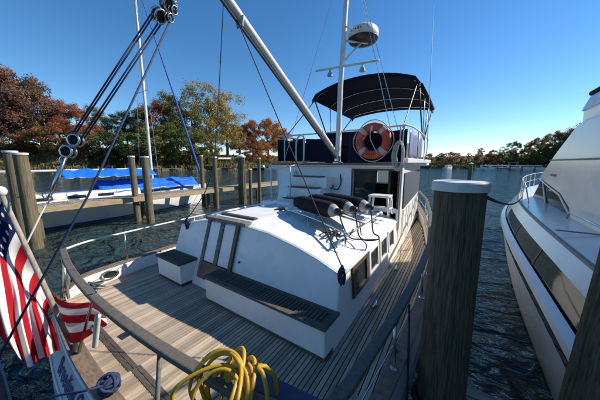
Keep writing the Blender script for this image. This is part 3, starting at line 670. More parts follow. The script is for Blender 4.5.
tag(obj('mooring_line', MB().tube(sag((.16, 2.2, 1.70), (e[0], e[1], e[2] - .42), .12), .013, 6), M['rope_k'], smooth=True), 'dark mooring line from the near white capped piling to the yacht bow', 'rope')

# ------------------------------------------------------------------ the trawler
TR = empty('trawler', (-2.7, 6.5, WZ), 'white trawler yacht with teak aft deck, cabin trunk and navy flybridge canopy', 'boat')
def xc(Y): return -2.6 - .025 * (Y - 2)
HB = [(.55, 1.98), (.7, 2.06), (1.0, 2.16), (1.9, 2.26), (2.75, 2.32), (4, 2.34), (6, 2.2), (8, 1.92), (10, 1.42), (12, .62), (13, .05)]
def hb(Y): return interp(HB, Y)
def bulh(Y): return .06 + .17 * min(max((Y - .62) / .35, 0), 1) + .5 * max(0, (Y - 6) / 7) ** 1.5
SIDE = [13, 12, 11, 10, 9, 8, 7, 6, 5, 4, 3, 2.4, 1.9, 1.4, 1.1, .95, .82, .74]
def outline(off, yoff):
    """plan outline, starboard bow -> stern -> port bow; off = outward offset of the sides, yoff = stern line"""
    P = []
    for Y in SIDE: P.append((xc(Y) + max(hb(Y) + off, .02), Y))
    for i in range(17):
        r = 1.98 + off - (1.98 + off) * 2 * i / 16
        P.append((xc(.5) + r, yoff + .04 * r * r))
    for Y in reversed(SIDE): P.append((xc(Y) - max(hb(Y) + off, .02), Y))
    return P
OUT = outline(.05, .44); INN = outline(-.05, .55)
def hz(i, P): return bulh(P[i][1])
NO = len(OUT)
def hull_ring(k, z, P=OUT, ky=0.0):
    return [(xc(y) + (x - xc(y)) * (1 - k), y + ky * max(0, 1 - y / 1.2) - k * .35 * max(0, (y - 9) / 4), (bulh(P[i][1]) - .012) if z is None else z) for i, (x, y) in enumerate(P)]
rings = [hull_ring(.0, None), hull_ring(0, -.02), hull_ring(0, -.30, ky=-.175), hull_ring(.025, -.6, ky=-.22), hull_ring(.07, -.95, ky=-.18), hull_ring(.16, -1.3, ky=.1), hull_ring(.5, -1.9, ky=.5)]
obj('hull', MB().loft(rings, closed=True, cap=False), M['hull'], TR, smooth=True, angle=35)
for sd in (1, -1):
    obj('rub_rail', MB().tube([(xc(Y) + sd * (max(hb(Y), .0) + .06), Y, -.17 + .4 * max(0, (Y - 6) / 7) ** 1.5) for Y in SIDE], .022, 6), M['greywood'], TR, smooth=True)
obj('bulwark', MB().loft([[(x, y, bulh(y) - .012) for (x, y) in INN], [(x, y, -.02) for (x, y) in INN]], closed=True, cap=False), M['gel'], TR, smooth=True, angle=35)
def cap_ring(dz, e):
    return [[((a[0] + (a[0] - b[0]) * e), a[1] + (a[1] - b[1]) * e, bulh(a[1]) + dz) for a, b in zip(OUT, INN)], [(b[0] - (a[0] - b[0]) * e, b[1] - (a[1] - b[1]) * e, bulh(a[1]) + dz) for a, b in zip(OUT, INN)]]
t0, t1 = cap_ring(.014, .08); u0, u1 = cap_ring(-.012, .08)
obj('cap_rail', MB().loft([u0, t0, t1, u1, u0], closed=True, cap=False), M['capwood'], TR, smooth=True, angle=30)
# deck: dark caulk sheet and single planks on it
DECK = obj('deck', MB().loft([[(x, y, -.010) for (x, y) in INN], [(x, y, -.05) for (x, y) in INN]], closed=True), M['caulk'], TR)
r = -2.28; PW, PG = .037, .0105
def y_where(rr):        # forward end where the deck edge closes in on |r|
    Y = 11.5
    while Y > 1 and hb(Y) - .06 < abs(rr): Y -= .05
    return Y
while r < 2.28:
    ra = abs(r) + PW / 2
    ys = .555 + .04 * ra * ra
    while hb(ys) - .055 < ra and ys < 3.5: ys += .02
    if abs(r) < 1.60: ye = 2.1
    else: ye = y_where(ra)
    if ye - ys > .15:
        cut = [ys, ye]
        if ye > 3: cut = [ys] + [ys + (ye - ys) * k / 5 for k in range(1, 5)] + [ye]
        A = []; B = []
        for Y in cut:
            A.append([(xc(Y) + r - PW / 2, Y, -.012), (xc(Y) + r + PW / 2, Y, -.012), (xc(Y) + r + PW / 2, Y, 0), (xc(Y) + r - PW / 2, Y, 0)])
        zj = random.uniform(-.0012, .0012)
        obj('plank', MB().loft([[(x, y, z + (zj if z == 0 else 0)) for (x, y, z) in q] for q in A]), M['teak'], DECK)
    r += PW + PG
# margin boards across the stern deck and a flush deck plate
for (xa, xb, ya, yb) in ((-3.5, -2.45, .715, .752), (-3.5, -2.45, .758, .795), (-2.445, -1.5, .735, .772), (-2.445, -1.5, .778, .815)):
    obj('margin_board', MB().box2((xa, ya, -.004), (xb, yb, .0045)), M['darkteak'], DECK)
q = onz(124, 336, 0); obj('deck_plate', MB().box((q.x, q.y, .004), (.11, .085, .01), rz=.1), M['black'], DECK, bevel=.004)

# hawse port in the port bulwark, with a ring
qh = onX(109, 273, xc(1.3) - hb(1.3) + .055)
obj('hawse_ring', MB().tube([(qh.x + .012, qh.y + .12 * math.cos(a * .2618), .115 + .065 * math.sin(a * .2618)) for a in range(24)], .017, 8, closed=True), M['steel'], TR, smooth=True)
obj('hawse_hole', MB().add([(qh.x + .008, qh.y + .11 * math.cos(a * .2618), .115 + .058 * math.sin(a * .2618)) for a in range(24)], [tuple(range(24))]), M['black'], TR, fix=False)

# transom name
def text_mesh(txt, size, T, m, parent, name='lettering', shear=.25, ext=.002):
    cu = bpy.data.curves.new('txt', 'FONT'); cu.body = txt; cu.size = size; cu.shear = shear; cu.extrude = ext; cu.space_character = 1.05; cu.offset = .0015
    to = bpy.data.objects.new('txt', cu); col.objects.link(to)
    bpy.context.view_layer.update()
    me = bpy.data.meshes.new_from_object(to.evaluated_get(bpy.context.evaluated_depsgraph_get()))
    bpy.data.objects.remove(to)
    mb = MB(); mb.add([T(v.co) for v in me.vertices], [tuple(p.vertices) for p in me.polygons]); bpy.data.meshes.remove(me)
    return obj(name, mb, m, parent, fix=False)
def trans_pt(s_, z, out):        # s_ = metres from the port end along the transom
    r = -1.45 + s_; Y0 = .44 + .04 * r * r; k = max(0, 1 - Y0 / 1.2); return (xc(.5) + r, Y0 - .175 * k * max(0, (-.02 - z) / .28) - out, z + out * .35)
text_mesh('Breeding Co.', .21, lambda c: trans_pt(.64 + c.x * .80, -.225 + c.y * 1.05, .008 + c.z), M['letter'], TR, shear=.12)
# white board line under the cap
for z in (-.30, -.01): obj('transom_moulding', MB().tube([trans_pt(k * .1 - .4, z, .008) for k in range(38)], .010, 6), M['gel'], TR, smooth=True)

# rails: flat weathered boards on stanchions
def board(path, w, th, m, name, parent, ends=True):
    P = [Vector(p) for p in path]; rings = []
    for i, p in enumerate(P):
        d = (P[min(i + 1, len(P) - 1)] - P[max(i - 1, 0)]); d.z = 0; d.normalize(); s_ = Vector((-d.y, d.x, 0)) * w / 2; z = Vector((0, 0, th / 2))
        rings.append([p - s_ - z, p + s_ - z, p + s_ + z, p - s_ + z])
    return obj(name, MB().loft(rings), m, parent, bevel=.010)
stern_path = [(xc(.7) + r, .60 + .042 * r * r, .74) for r in [-2.0 + k * .125 for k in range(32)]]
SR = board([p_ for p_ in stern_path], .072, .045, M['railwood'], 'stern_rail', TR)
e = stern_path[-1]
obj('rail_end_cap', MB().lathe([(.02, -.024), (.045, -.02), (.045, .02), (.035, .03), (.01, .034)], e, 18), M['greywood'], TR, smooth=True, angle=40)
# canvas-wrapped gate bar continuing to starboard
side_r = []
for Y in [.93, 1.1, 1.4, 1.9, 2.5, 3.2, 4, 5, 6, 7, 8, 9.5]: side_r.append((xc(Y) + hb(Y) - .02, Y, .72 + .25 * max(0, (Y - 5) / 5)))
board(side_r, .075, .045, M['railwood'], 'side_rail', TR)
gpath = bez([(xc(.7) + 1.42, .84, .66), (xc(.7) + 1.7, .88, .65), (xc(.7) + 1.95, .90, .665), (xc(.7) + 2.09, .90, .69)], 6)
board(gpath, .12, .07, M['gatecloth'], 'gate_bar', TR)
def stanchion(p, foot, r_=.014, m='steel', base=True):
    obj('stanchion', MB().tube([foot, p], r_, 8), M[m], TR, smooth=True)
    if base: obj('stanchion_base', MB().lathe([(.035, 0), (.035, .008), (.02, .02), (.015, .05)], foot, 12), M['steel'], TR, smooth=True, angle=40)
for k in (1, 24):
    p_ = stern_path[k]; stanchion((p_[0], p_[1], .72), (p_[0] + .02, p_[1] - .10, bulh(.5) + .012), .016, 'greywood')
for k in (1, 3, 5, 6, 7, 8, 9, 10):
    p_ = side_r[k]; fx = p_[0] + .02; stanchion((p_[0], p_[1], p_[2] - .02), (fx, p_[1], bulh(p_[1]) + .012))
    obj('stanchion_brace', MB().tube([(p_[0], p_[1], .45), (fx - .02, p_[1] + .22, bulh(p_[1]) + .012)], .010, 6), M['steel'], TR)
obj('guard_wire', MB().tube([(q[0], q[1], q[2] - .27) for q in side_r[1:]], .006, 6), M['steel'], TR)
port_r = []
for Y in [.80, 1.1, 1.6, 2.2, 3, 4, 5, 6, 7.5, 9.5]: port_r.append((xc(Y) - hb(Y) - .01, Y, .74 + .25 * max(0, (Y - 5) / 5)))
port_r[0] = (stern_path[0][0] - .01, stern_path[0][1] + .02, .74)
obj('port_pipe_rail', MB().tube(bez(port_r, 4), .017, 8), M['alu'], TR, smooth=True)
for k in (2, 4, 5, 6, 7, 8):
    p_ = port_r[k]; stanchion((p_[0], p_[1], p_[2]), (p_[0] + .0, p_[1], bulh(p_[1]) + .012), .013)
# corner post of the stern rail with its knees
c0 = stern_path[0]
obj('corner_post', MB().tube([(c0[0], c0[1], .72), (c0[0] + .03, c0[1] + .0, .3), (c0[0] + .03, c0[1] - .02, .16)], .022, 8), M['greywood'], TR, smooth=True)
obj('corner_post', MB().tube([(c0[0] + .02, c0[1] - .02, .70), (c0[0] + .22, c0[1] - .06, .10)], .018, 8), M['steel'], TR, smooth=True)

# benches
def bench(x0, x1, y0, y1, h, label, ends=True):
    b_ = obj('bench', MB().box2((x0, y0, .045), (x1, y1, h - .035)), M['gel'], TR, bevel=.012); b_['label'] = label
    obj('plinth', MB().box2((x0 + .0, y0 + .012, -.002), (x1 - .004, y1, .043)), M['darkteak'], b_)
    for (a_, c_) in (((x0 - .02, y0 - .022, h - .033), (x1 + .012, y0 + .045, h)), ((x0 - .02, y1 - .05, h - .033), (x1 + .012, y1 + .02, h))):
        obj('edge_board', MB().box2(a_, c_), M['darkteak'], b_, bevel=.004)
    for xx in (x0 + .01, x1 - .018): obj('edge_board', MB().box2((xx - .03, y0 + .047, h - .033), (xx + .03, y1 - .052, h - .001)), M['darkteak'], b_, bevel=.004)
    x = x0 + .045; s0 = None
    while x < x1 - .07:
        c = (x + .02, (y0 + y1) / 2 - .0025, h - .03)
        if s0 is None: s0 = obj('slat', MB().box((c[0], c[1], c[2] + .013), (.037, y1 - y0 - .103, .026)), M['darkteak'], b_, bevel=.003)
        else: copy_mesh(s0, 'slat', (c[0], c[1], c[2] + random.uniform(-.001, .001)), b_)
        x += .047
bench(-2.88, -.965, 1.84, 2.13, .385, 'long white bench with dark slatted top')
bench(-4.24, -3.53, 1.84, 2.13, .395, 'short white bench with dark slatted top')

# aft cabin trunk
CP = [(1.645, -.01), (1.63, .35), (1.60, .735), (1.585, .765), (1.30, .855), (1.0, .93), (.5, 1.02), (0, 1.05), (-.5, 1.04), (-1.0, .99), (-1.30, .925), (-1.585, .83), (-1.60, .80), (-1.63, .35), (-1.645, -.01)]
def aftY(z): return 2.02 + .32 * z
rings = [[(xc(aftY(z)) + r, aftY(z), z) for (r, z) in CP], [(xc(5.25) + r, 5.25, z) for (r, z) in CP]]
CAB = obj('aft_cabin', MB().loft(rings), M['gel'], TR, bevel=.02)
for k_ in (2, 12):
    r_, z_ = CP[k_]; sg = 1 if r_ > 0 else -1
    obj('roof_moulding', MB().tube([(xc(Y) + r_ + sg * .006, Y, z_ - .015) for Y in (aftY(z_) + .02, 3, 4, 5.18)], .016, 7), M['gel'], CAB, smooth=True)
obj('roof_moulding', MB().tube([(xc(2.3) + r_, aftY(z_) - .004, z_ - .022) for (r_, z_) in CP[3:12]], .013, 7), M['gel'], CAB, smooth=True)
for (vx, vy) in ((-1.75, 4.35), (-3.7, 3.6)):
    obj('vent', MB().lathe([(.11, -.03), (.11, .012), (.075, .035), (.01, .04)], (vx, vy, 1.0 if vx < -3 else .965), 18), M['steel'], CAB, smooth=True, angle=40)
th = math.atan(.32)
def af(X, z, out=0.0): return (X, aftY(z) - out * math.cos(th), z + out * math.sin(th))
def af_box(name, x0, x1, z0, z1, o0, o1, m, parent, bev=.004):
    P = [af(x0, z0, o0), af(x1, z0, o0), af(x1, z0, o1), af(x0, z0, o1), af(x0, z1, o0), af(x1, z1, o0), af(x1, z1, o1), af(x0, z1, o1)]
    return obj(name, MB().hexa(P), m, parent, bevel=bev)
# companionway door in the aft face
dx0, dx1 = -3.40, -2.66
DOOR = af_box('companionway_door', dx0 + .06, dx1 - .06, .16, 1.0, -.03, .012, M['brown'], TR)
DOOR['label'] = 'brown wooden companionway door with two pale panels'
for xx in (dx0, (dx0 + dx1) / 2 - .042, dx1 - .07):
    af_box('door_stile', xx, xx + (.07 if xx != (dx0 + dx1) / 2 - .042 else .084), .14, 1.03, .013, .042, M['greywood'] if xx != dx1 - .07 else M['brown'], DOOR)
af_box('door_panel', dx0 + .072, (dx0 + dx1) / 2 - .044, .40, 1.0, .014, .024, M['gel'], DOOR)
af_box('door_panel', (dx0 + dx1) / 2 + .044, dx1 - .072, .40, 1.0, .014, .024, M['gel'], DOOR)
af_box('kick_board', dx0 + .071, dx1 - .071, .145, .395, .0435, .056, M['brown'], DOOR)
# sliding hatch on top
HT = obj('sliding_hatch', MB().box2((dx0 - .02, 2.45, .99), (dx1 + .12, 3.5, 1.085)), M['gel'], TR, bevel=.02)
obj('hatch_trim', MB().box2((dx0 - .06, 2.30, 1.03), (dx1 + .14, 2.42, 1.085)), M['greywood'], HT, bevel=.006)
obj('hatch_trim', MB().box2((dx0 + .05, 2.52, 1.087), (dx1 + .10, 2.60, 1.115)), M['brown'], HT, bevel=.006)
for xx in (dx0 - .07, dx1 + .15): obj('hatch_runner', MB().box2((xx - .02, 2.45, .97), (xx + .02, 4.6, 1.05)), M['gel'], HT, bevel=.006)
# small fittings on the aft face
for (px, py) in ((166, 250), (240, 262), (231, 262), (152, 246)):
    q = onY(px, py, 2.2); obj('fitting', MB().lathe([(.016, 0), (.016, .01), (.006, .03)], af(q.x, q.z, .0), 10, M=Matrix.Rotation(R(90), 3, 'X')), M['brown'], TR)
# starboard and port side windows of the cabin
for sd in (1, -1):
    for (ya, yb) in ((2.62, 3.08), (3.28, 3.66), (3.86, 4.22), (4.42, 4.78)):
        def sp_(Y, z, out): return (xc(Y) + sd * (1.63 - (z - .35) * .081 + out), Y, z)
        fr = MB()
        for (a_, b_, c_, d_) in ((ya - .05, yb + .05, .32, .365), (ya - .05, yb + .05, .665, .71), (ya - .05, ya, .365, .665), (yb, yb + .05, .365, .665)):
            fr.hexa([sp_(a_, c_, -.01), sp_(b_, c_, -.01), sp_(b_, c_, .028), sp_(a_, c_, .028), sp_(a_, d_, -.01), sp_(b_, d_, -.01), sp_(b_, d_, .028), sp_(a_, d_, .028)])
        w_ = obj('cabin_window', fr, M['brown'] if ya < 3 else M['gel'], TR)
        obj('pane', MB().hexa([sp_(ya, .366, -.01), sp_(yb, .366, -.01), sp_(yb, .366, .006), sp_(ya, .366, .006), sp_(ya, .664, -.01), sp_(yb, .664, -.01), sp_(yb, .664, .006), sp_(ya, .664, .006)]), M['glass'], w_)
    obj('handrail', MB().tube(bez([(xc(Y) + sd * 1.36, Y, z) for Y, z in ((2.75, .89), (2.82, .96), (3.4, .965), (4.2, .965), (4.85, .96), (4.92, .89))], 3), .02, 8), M['gel'], TR, smooth=True)
# stainless fender rack
RK = obj('fender_rack', MB().tube(bez([(-2.80, 3.42, 1.10), (-2.3, 3.22, 1.13), (-1.6, 2.95, 1.10), (-1.12, 2.74, 1.05)], 4), .017, 8), M['steel'], TR, smooth=True)
obj('rack_bar', MB().tube([(-2.6, 3.9, 1.13), (-1.9, 3.62, 1.12), (-1.12, 3.3, 1.08)], .017, 8), M['steel'], RK, smooth=True)
for (a_, b_) in (((-2.78, 3.41, 1.10), (-2.60, 3.9, 1.13)), ((-1.9, 3.06, 1.115), (-1.75, 3.56, 1.11)), ((-1.14, 2.75, 1.05), (-1.12, 3.3, 1.08))):
    obj('rack_bar', MB().tube([a_, b_], .014, 8), M['steel'], RK, smooth=True)
for (x, y) in ((-2.76, 3.40), (-1.95, 3.08), (-1.2, 2.77), (-2.55, 3.88), (-1.2, 3.33)):
    obj('rack_leg', MB().tube([(x, y, 1.10), (x + .04, y - .05, .90)], .012, 7), M['steel'], RK, smooth=True)

# pilothouse
PY0, PY1, PZT = 5.2, 9.3, 1.86
PH = obj('pilothouse', MB().box2((xc(5.2) - 1.60, PY0, .90), (-2.08, PY0 + .06, PZT)).box2((-2.08, PY0, 1.79), (-1.10, PY0 + .06, PZT)).box2((-1.10, PY0, .60), (xc(5.2) + 1.63, PY0 + .06, PZT)).box2((-2.08, PY0, .9), (-1.10, PY0 + .06, 1.0)), M['gel'], TR)
for sd in (1, -1):
    def ss(Y, z, o_): return (xc(Y) + sd * (1.635 - .05 * max(0, (Y - 7)) + o_), Y, z)
    w_ = obj('side_wall', MB().hexa([ss(5.26, 0, -.05), ss(PY1, 0, -.05), ss(PY1, 0, 0), ss(5.26, 0, 0), ss(5.26, PZT, -.05), ss(PY1, PZT, -.05), ss(PY1, PZT, 0), ss(5.26, PZT, 0)]), M['gel'], PH)
    obj('window_cover', MB().hexa([ss(5.62, .93, .002), ss(9.1, .99, .002), ss(9.1, .99, .02), ss(5.62, .93, .02), ss(5.55, 1.74, .002), ss(9.1, 1.74, .002), ss(9.1, 1.74, .02), ss(5.55, 1.74, .02)]), M['mesh'], PH, bevel=.008)
    obj('corner_strip', MB().hexa([ss(5.22, .55, .002), ss(5.40, .55, .002), ss(5.40, .55, .02), ss(5.22, .55, .02), ss(5.22, 1.85, .002), ss(5.40, 1.85, .002), ss(5.40, 1.85, .02), ss(5.22, 1.85, .02)]), M['gel'], PH, bevel=.006)
    for k in range(5): obj('lower_batten', MB().hexa([ss(5.7 + k * .7, .35, .002), ss(5.78 + k * .7, .35, .002), ss(5.78 + k * .7, .35, .018), ss(5.7 + k * .7, .35, .018), ss(5.7 + k * .7, .9, .002), ss(5.78 + k * .7, .9, .002), ss(5.78 + k * .7, .9, .018), ss(5.7 + k * .7, .9, .018)]), M['gel'], PH)
fw_ = MB(); fx0, fx1 = xc(9.3) - 1.46, xc(9.3) + 1.46
fw_.box2((fx0, 9.3, 0), (fx1, 9.36, 1.15)).box2((fx0, 9.3, 1.70), (fx1, 9.36, PZT))
for k in range(5): xx = fx0 + (fx1 - fx0 - .1) * k / 4; fw_.box2((xx, 9.3, 1.15), (xx + .1, 9.36, 1.70))
obj('front_wall', fw_, M['gel'], PH)
obj('cabin_sole', MB().box2((xc(7) - 1.5, 5.3, .2), (xc(7) + 1.5, 9.25, .25)), M['inside'], PH)
obj('door_frame', MB().box2((-2.115, PY0 - .015, .99), (-2.08, PY0 + .07, 1.825)).box2((-1.10, PY0 - .015, .99), (-1.065, PY0 + .07, 1.825)).box2((-2.08, PY0 - .015, 1.79), (-1.10, PY0 + .07, 1.825)), M['darkteak'], PH)
obj('inner_lining', MB().box2((xc(7) - 1.55, 5.32, .26), (xc(7) - 1.5, 9.2, 1.85)).box2((xc(7) + 1.40, 5.32, .26), (xc(7) + 1.45, 9.2, 1.85)).box2((xc(7) - 1.5, 5.3, 1.80), (xc(7) + 1.4, 9.2, 1.84)), M['inside'], PH)
obj('helm_console', MB().box2((-2.9, 8.4, .3), (-1.5, 9.1, 1.25)), M['brown'], PH, bevel=.03)
obj('locker', MB().box2((-2.7, 5.9, .3), (-2.0, 6.5, 1.35)), M['brown'], PH, bevel=.02)
obj('helm_seat', MB().box2((-1.9, 6.6, .3), (-1.35, 7.0, 1.2)), M['tan'], PH, bevel=.04)
obj('sliding_pane', MB().box2((-2.08, PY0 + .075, 1.0), (-1.58, PY0 + .085, 1.79)), M['glass'], PH)
# black shore-power plug with its cord on the aft wall
q = onY(331, 187, PY0)
obj('power_plug', MB().lathe([(.02, -.09), (.05, -.06), (.055, .02), (.03, .06), (.02, .10)], (q.x, PY0 - .06, q.z), 12, M=Matrix.Rotation(R(70), 3, 'Y')), M['black'], PH, smooth=True)
obj('power_cord', MB().tube(bez([(q.x + .08, PY0 - .05, q.z - .03), (q.x + .2, PY0 - .05, q.z - .04), (q.x + .27, PY0 - .03, q.z + .12), (q.x + .24, PY0 - .02, q.z + .32)], 6), .013, 7), M['black'], PH, smooth=True)
# moulded steps up to the flybridge
ST = obj('boarding_steps', MB().box2((-3.62, 4.42, .93), (-2.62, PY0 - .002, 1.12)).box2((-3.58, 4.62, 1.12), (-2.60, PY0 - .002, 1.37)).box2((-3.54, 4.82, 1.37), (-2.56, PY0 - .002, 1.62)), M['gel'], TR, bevel=.02)
for (a_, zz) in ((4.42, 1.12), (4.62, 1.37), (4.82, 1.62)):
    obj('tread', MB().box2((-3.50, a_ - .02, zz + .001), (-2.70, a_ + .19, zz + .025)), M['brown'], ST, bevel=.004)
obj('step_side', MB().hexa([(-4.02, 4.75, .88), (-3.64, 4.75, .9), (-3.64, PY0 - .004, .9), (-4.02, PY0 - .004, .88), (-3.95, 5.05, 1.72), (-3.64, 5.05, 1.75), (-3.64, PY0 - .004, 1.75), (-3.95, PY0 - .004, 1.72)]), M['gel'], ST, bevel=.02)
obj('locker_lid', MB().hexa([(-3.95, 4.05, .88), (-3.05, 4.05, .93), (-3.05, 4.40, .93), (-3.95, 4.40, .88), (-3.92, 4.12, 1.06), (-3.08, 4.12, 1.10), (-3.08, 4.40, 1.10), (-3.92, 4.40, 1.06)]), M['gel'], ST, bevel=.015)
for (px, Y, z0) in ((271, 4.15, .85), (290, 4.45, .95)):
    q = onY(px, 170, Y); obj('hand_post', MB().tube([(q.x, Y, z0), (q.x, Y, 1.86)], .018, 8), M['alu'], TR, smooth=True)
    if px == 290: qa = q
qb = onY(271, 170, 4.15)
obj('hand_rail', MB().tube([(qb.x, 4.15, 1.86), (qa.x, 4.45, 1.87), (-3.2, 5.1, 2.0)], .016, 8), M['alu'], TR, smooth=True)
# flybridge
FB = obj('flybridge', MB().box2((xc(7) - 1.66, 5.12, 1.865), (xc(7) + 1.70, 9.6, 1.945)), M['gel'], TR, bevel=.015)
obj('edge_trim', MB().box2((xc(7) - 1.67, 5.085, 1.90), (xc(7) + 1.70, 5.118, 1.955)), M['capwood'], FB, bevel=.006)
obj('front_coaming', MB().prism([(7.4, 1.947), (7.4, 2.5), (9.0, 2.62), (9.55, 1.947)], 'X', xc(8) - 1.45, xc(8) + 1.45), M['gel'], FB, bevel=.03)
obj('helm_bench', MB().box2((xc(6.5) - .7, 6.3, 1.947), (xc(6.5) + .7, 6.8, 2.4)).box2((xc(6.5) - .7, 6.3, 2.4), (xc(6.5) + .7, 6.4, 2.8)), M['navy'], FB, bevel=.04)
def canvas(name, x0, x1, y, z0, z1, m, seed, dy=0.0):
    def fn(u, v): return (x0 + (x1 - x0) * u, y + dy * u + .018 * math.sin(u * 14 + seed) * math.sin(v * 3.1), z0 + (z1 - z0) * v - .03 * math.sin(u * 3.14) * v)
    obj(name, MB().grid(fn, 24, 6), m, FB, smooth=True, solid=.008)
canvas('canvas_panel', -3.80, -3.48, 5.24, 1.99, 2.58, M['navy'], 0)
canvas('canvas_panel', -3.38, -2.45, 5.22, 1.98, 2.56, M['navy'], 1)
canvas('canvas_panel', -2.22, -.98, 5.22, 1.97, 2.62, M['navy'], 2)
def fn(u, v): return (-.95 + .0 * u + .02 * math.sin(u * 18), 5.28 + 1.9 * u, 2.03 + .60 * v - .02 * u)
obj('side_canvas', MB().grid(fn, 30, 5), M['purple'], FB, smooth=True, solid=.006)
def fn(u, v): return (-4.36 + .02 * math.sin(u * 18), 5.28 + 1.9 * u, 2.0 + .60 * v)
obj('side_canvas', MB().grid(fn, 30, 5), M['navy'], FB, smooth=True, solid=.006)
obj('side_coaming', MB().box2((-1.06, 5.13, 1.947), (-.92, 9.0, 2.05)), M['gel'], FB, bevel=.02)
obj('flybridge_rail', MB().tube(bez([(-4.3, 8.5, 2.66), (-4.33, 6.5, 2.68), (-4.3, 5.35, 2.68), (-4.1, 5.2, 2.67), (-3, 5.18, 2.66), (-1.3, 5.18, 2.68), (-.98, 5.3, 2.69), (-.95, 6.5, 2.69), (-.98, 8.5, 2.66)], 5), .018, 8), M['alu'], FB, smooth=True)
for (x, y) in ((-4.05, 5.2), (-3.43, 5.19), (-2.40, 5.18), (-1.05, 5.2), (-.95, 6.4), (-.96, 7.6), (-4.33, 6.4), (-4.33, 7.6)):
    obj('rail_post', MB().tube([(x, y, 1.95), (x, y, 2.67)], .016, 8), M['alu'], FB, smooth=True)
# white pipe hoop left of the canvas
obj('pipe_hoop', MB().tube(bez([(-3.62, 5.14, 1.95), (-3.60, 5.12, 2.5), (-3.46, 5.12, 2.64), (-3.36, 5.12, 2.5), (-3.40, 5.14, 1.95)], 5), .022, 8), M['alu'], FB, smooth=True)
# bimini
BX0, BX1, BY0, BY1 = -4.10, -1.06, 6.7, 9.9
def bim(u, v, dz=0.0):
    s_ = (u - .5) * 2; Y = BY0 + (BY1 - BY0) * v
    cz = 4.31 - .28 * v + .06 * math.sin(math.pi * v); ez = 4.0 - .13 * v
    z = ez + (cz - ez) * (1 - abs(s_) ** 2.2) - .10 * max(0, abs(s_) - .93) / .07 - .02 * math.sin(math.pi * 3 * v) ** 2 * (1 - abs(s_))
    return (BX0 + (BX1 - BX0) * u, Y, z + dz)
BM = obj('bimini_canopy', MB().grid(lambda u, v: bim(u, v), 28, 18), M['navy'], TR, smooth=True, solid=.014)
for v_ in (0, 1):
    obj('valance', MB().grid(lambda u, v: tuple(Vector(bim(u, v_)) - Vector((0, -.01 if v_ else .01, .10 * v))), 28, 2), M['navy'], BM, smooth=True, solid=.01)
for v_ in (.03, .36, .68, .97):
    obj('bow_tube', MB().tube([tuple(Vector(bim(k / 16, v_)) - Vector((0, 0, .035))) for k in range(17)], .014, 7), M['steel'], BM, smooth=True)
for sd, bx in ((-1, BX0 + .03), (1, BX1 - .03)):
    for (v_, yb, m_) in ((.03, 7.9, 'black'), (.36, 8.0, 'steel'), (.68, 8.1, 'steel'), (.97, 8.2, 'black')):
        p_ = bim(.01 if sd < 0 else .99, v_); obj('bimini_leg', MB().tube([(p_[0], p_[1], p_[2] - .04), (bx + sd * .02, yb, 2.64)], .016 if m_ == 'steel' else .02, 7), M[m_], BM, smooth=True)
    p_ = bim(.02 if sd < 0 else .98, .03); obj('bimini_strap', MB().tube([(p_[0], p_[1], p_[2] - .05), (bx, 5.3, 2.66)], .012, 6), M['black'], BM)
p_ = bim(.99, .5)
obj('rolled_curtain', MB().tube([(p_[0] + .03, 6.9, 3.88), (p_[0] + .05, 8.4, 3.84), (p_[0] + .04, 9.7, 3.8)], .05, 8), M['navy'], BM, smooth=True)
# mast with crosstree, radar and lights
mbx, mby = -2.44, 5.12
MT = obj('mast', MB().tube([(mbx, mby, 1.95), (mbx + .03, mby, 3.6), (mbx + .12, mby, 5.4), (mbx + .16, mby, 6.4)], [.062, .058, .05, .045], 14), M['alu'], TR, smooth=True, angle=60)
obj('mast_step', MB().lathe([(.12, 0), (.12, .03), (.085, .05), (.075, .16)], (mbx, mby, 1.945), 16), M['steel'], MT, smooth=True, angle=40)
a_ = onY(316, 71, mby - .05); b_ = onY(379, 60, mby - .05)
obj('crosstree', MB().tube([a_, b_], .024, 8), M['alu'], MT, smooth=True)
for px, py in ((330, 69), (362.5, 63.5)):
    q = onY(px, py, mby - .05)
    obj('deck_light', MB().lathe([(.012, 0), (.02, -.05), (.055, -.10), (.06, -.15), (.01, -.155)], q, 14), M['grey'], MT, smooth=True, angle=40)
rc = onY(363, 35, 5.45)
RD = obj('radar_dome', MB().lathe([(.10, -.135), (.27, -.125), (.315, -.09), (.325, .0), (.315, .07), (.28, .11), (.15, .13), (.01, .135)], rc, 32), M['pilecap'], TR, smooth=True, angle=60)
RD['label'] = 'white radar dome on the mast'
obj('radar_base', MB().lathe([(.02, -.17), (.16, -.165), (.285, -.135), (.315, -.09), (.318, -.085)], (rc.x, rc.y, rc.z - .004), 32), M['black'], RD, smooth=True)
mp_ = Vector((mbx + .09, mby, rc.z - .1))
for p_ in (Vector((rc.x - .12, rc.y - .15, rc.z - .17)), Vector((rc.x + .1, rc.y + .05, rc.z - .17))): obj('radar_bracket', MB().tube([mp_ + Vector((0, 0, -.06)), p_], .022, 7), M['alu'], RD, smooth=True)
obj('radar_bracket', MB().tube([mp_ + Vector((-.03, 0, -.5)), Vector((rc.x, rc.y - .08, rc.z - .18))], .02, 7), M['alu'], RD, smooth=True)
obj('radar_bracket', MB().tube([mp_ + Vector((0, -.03, .22)), Vector((rc.x + .05, rc.y - .28, rc.z - .1))], .014, 7), M['alu'], RD, smooth=True)
for k in range(5):      # the small red print on the dome, too small to read
    an = R(-118 + k * 10); obj('print_mark', MB().box((rc.x + .328 * math.cos(an), rc.y + .328 * math.sin(an), rc.z + .01), (.022, .006, .034 + .012 * (k % 2)), rz=an + R(90)), M['red'], RD)
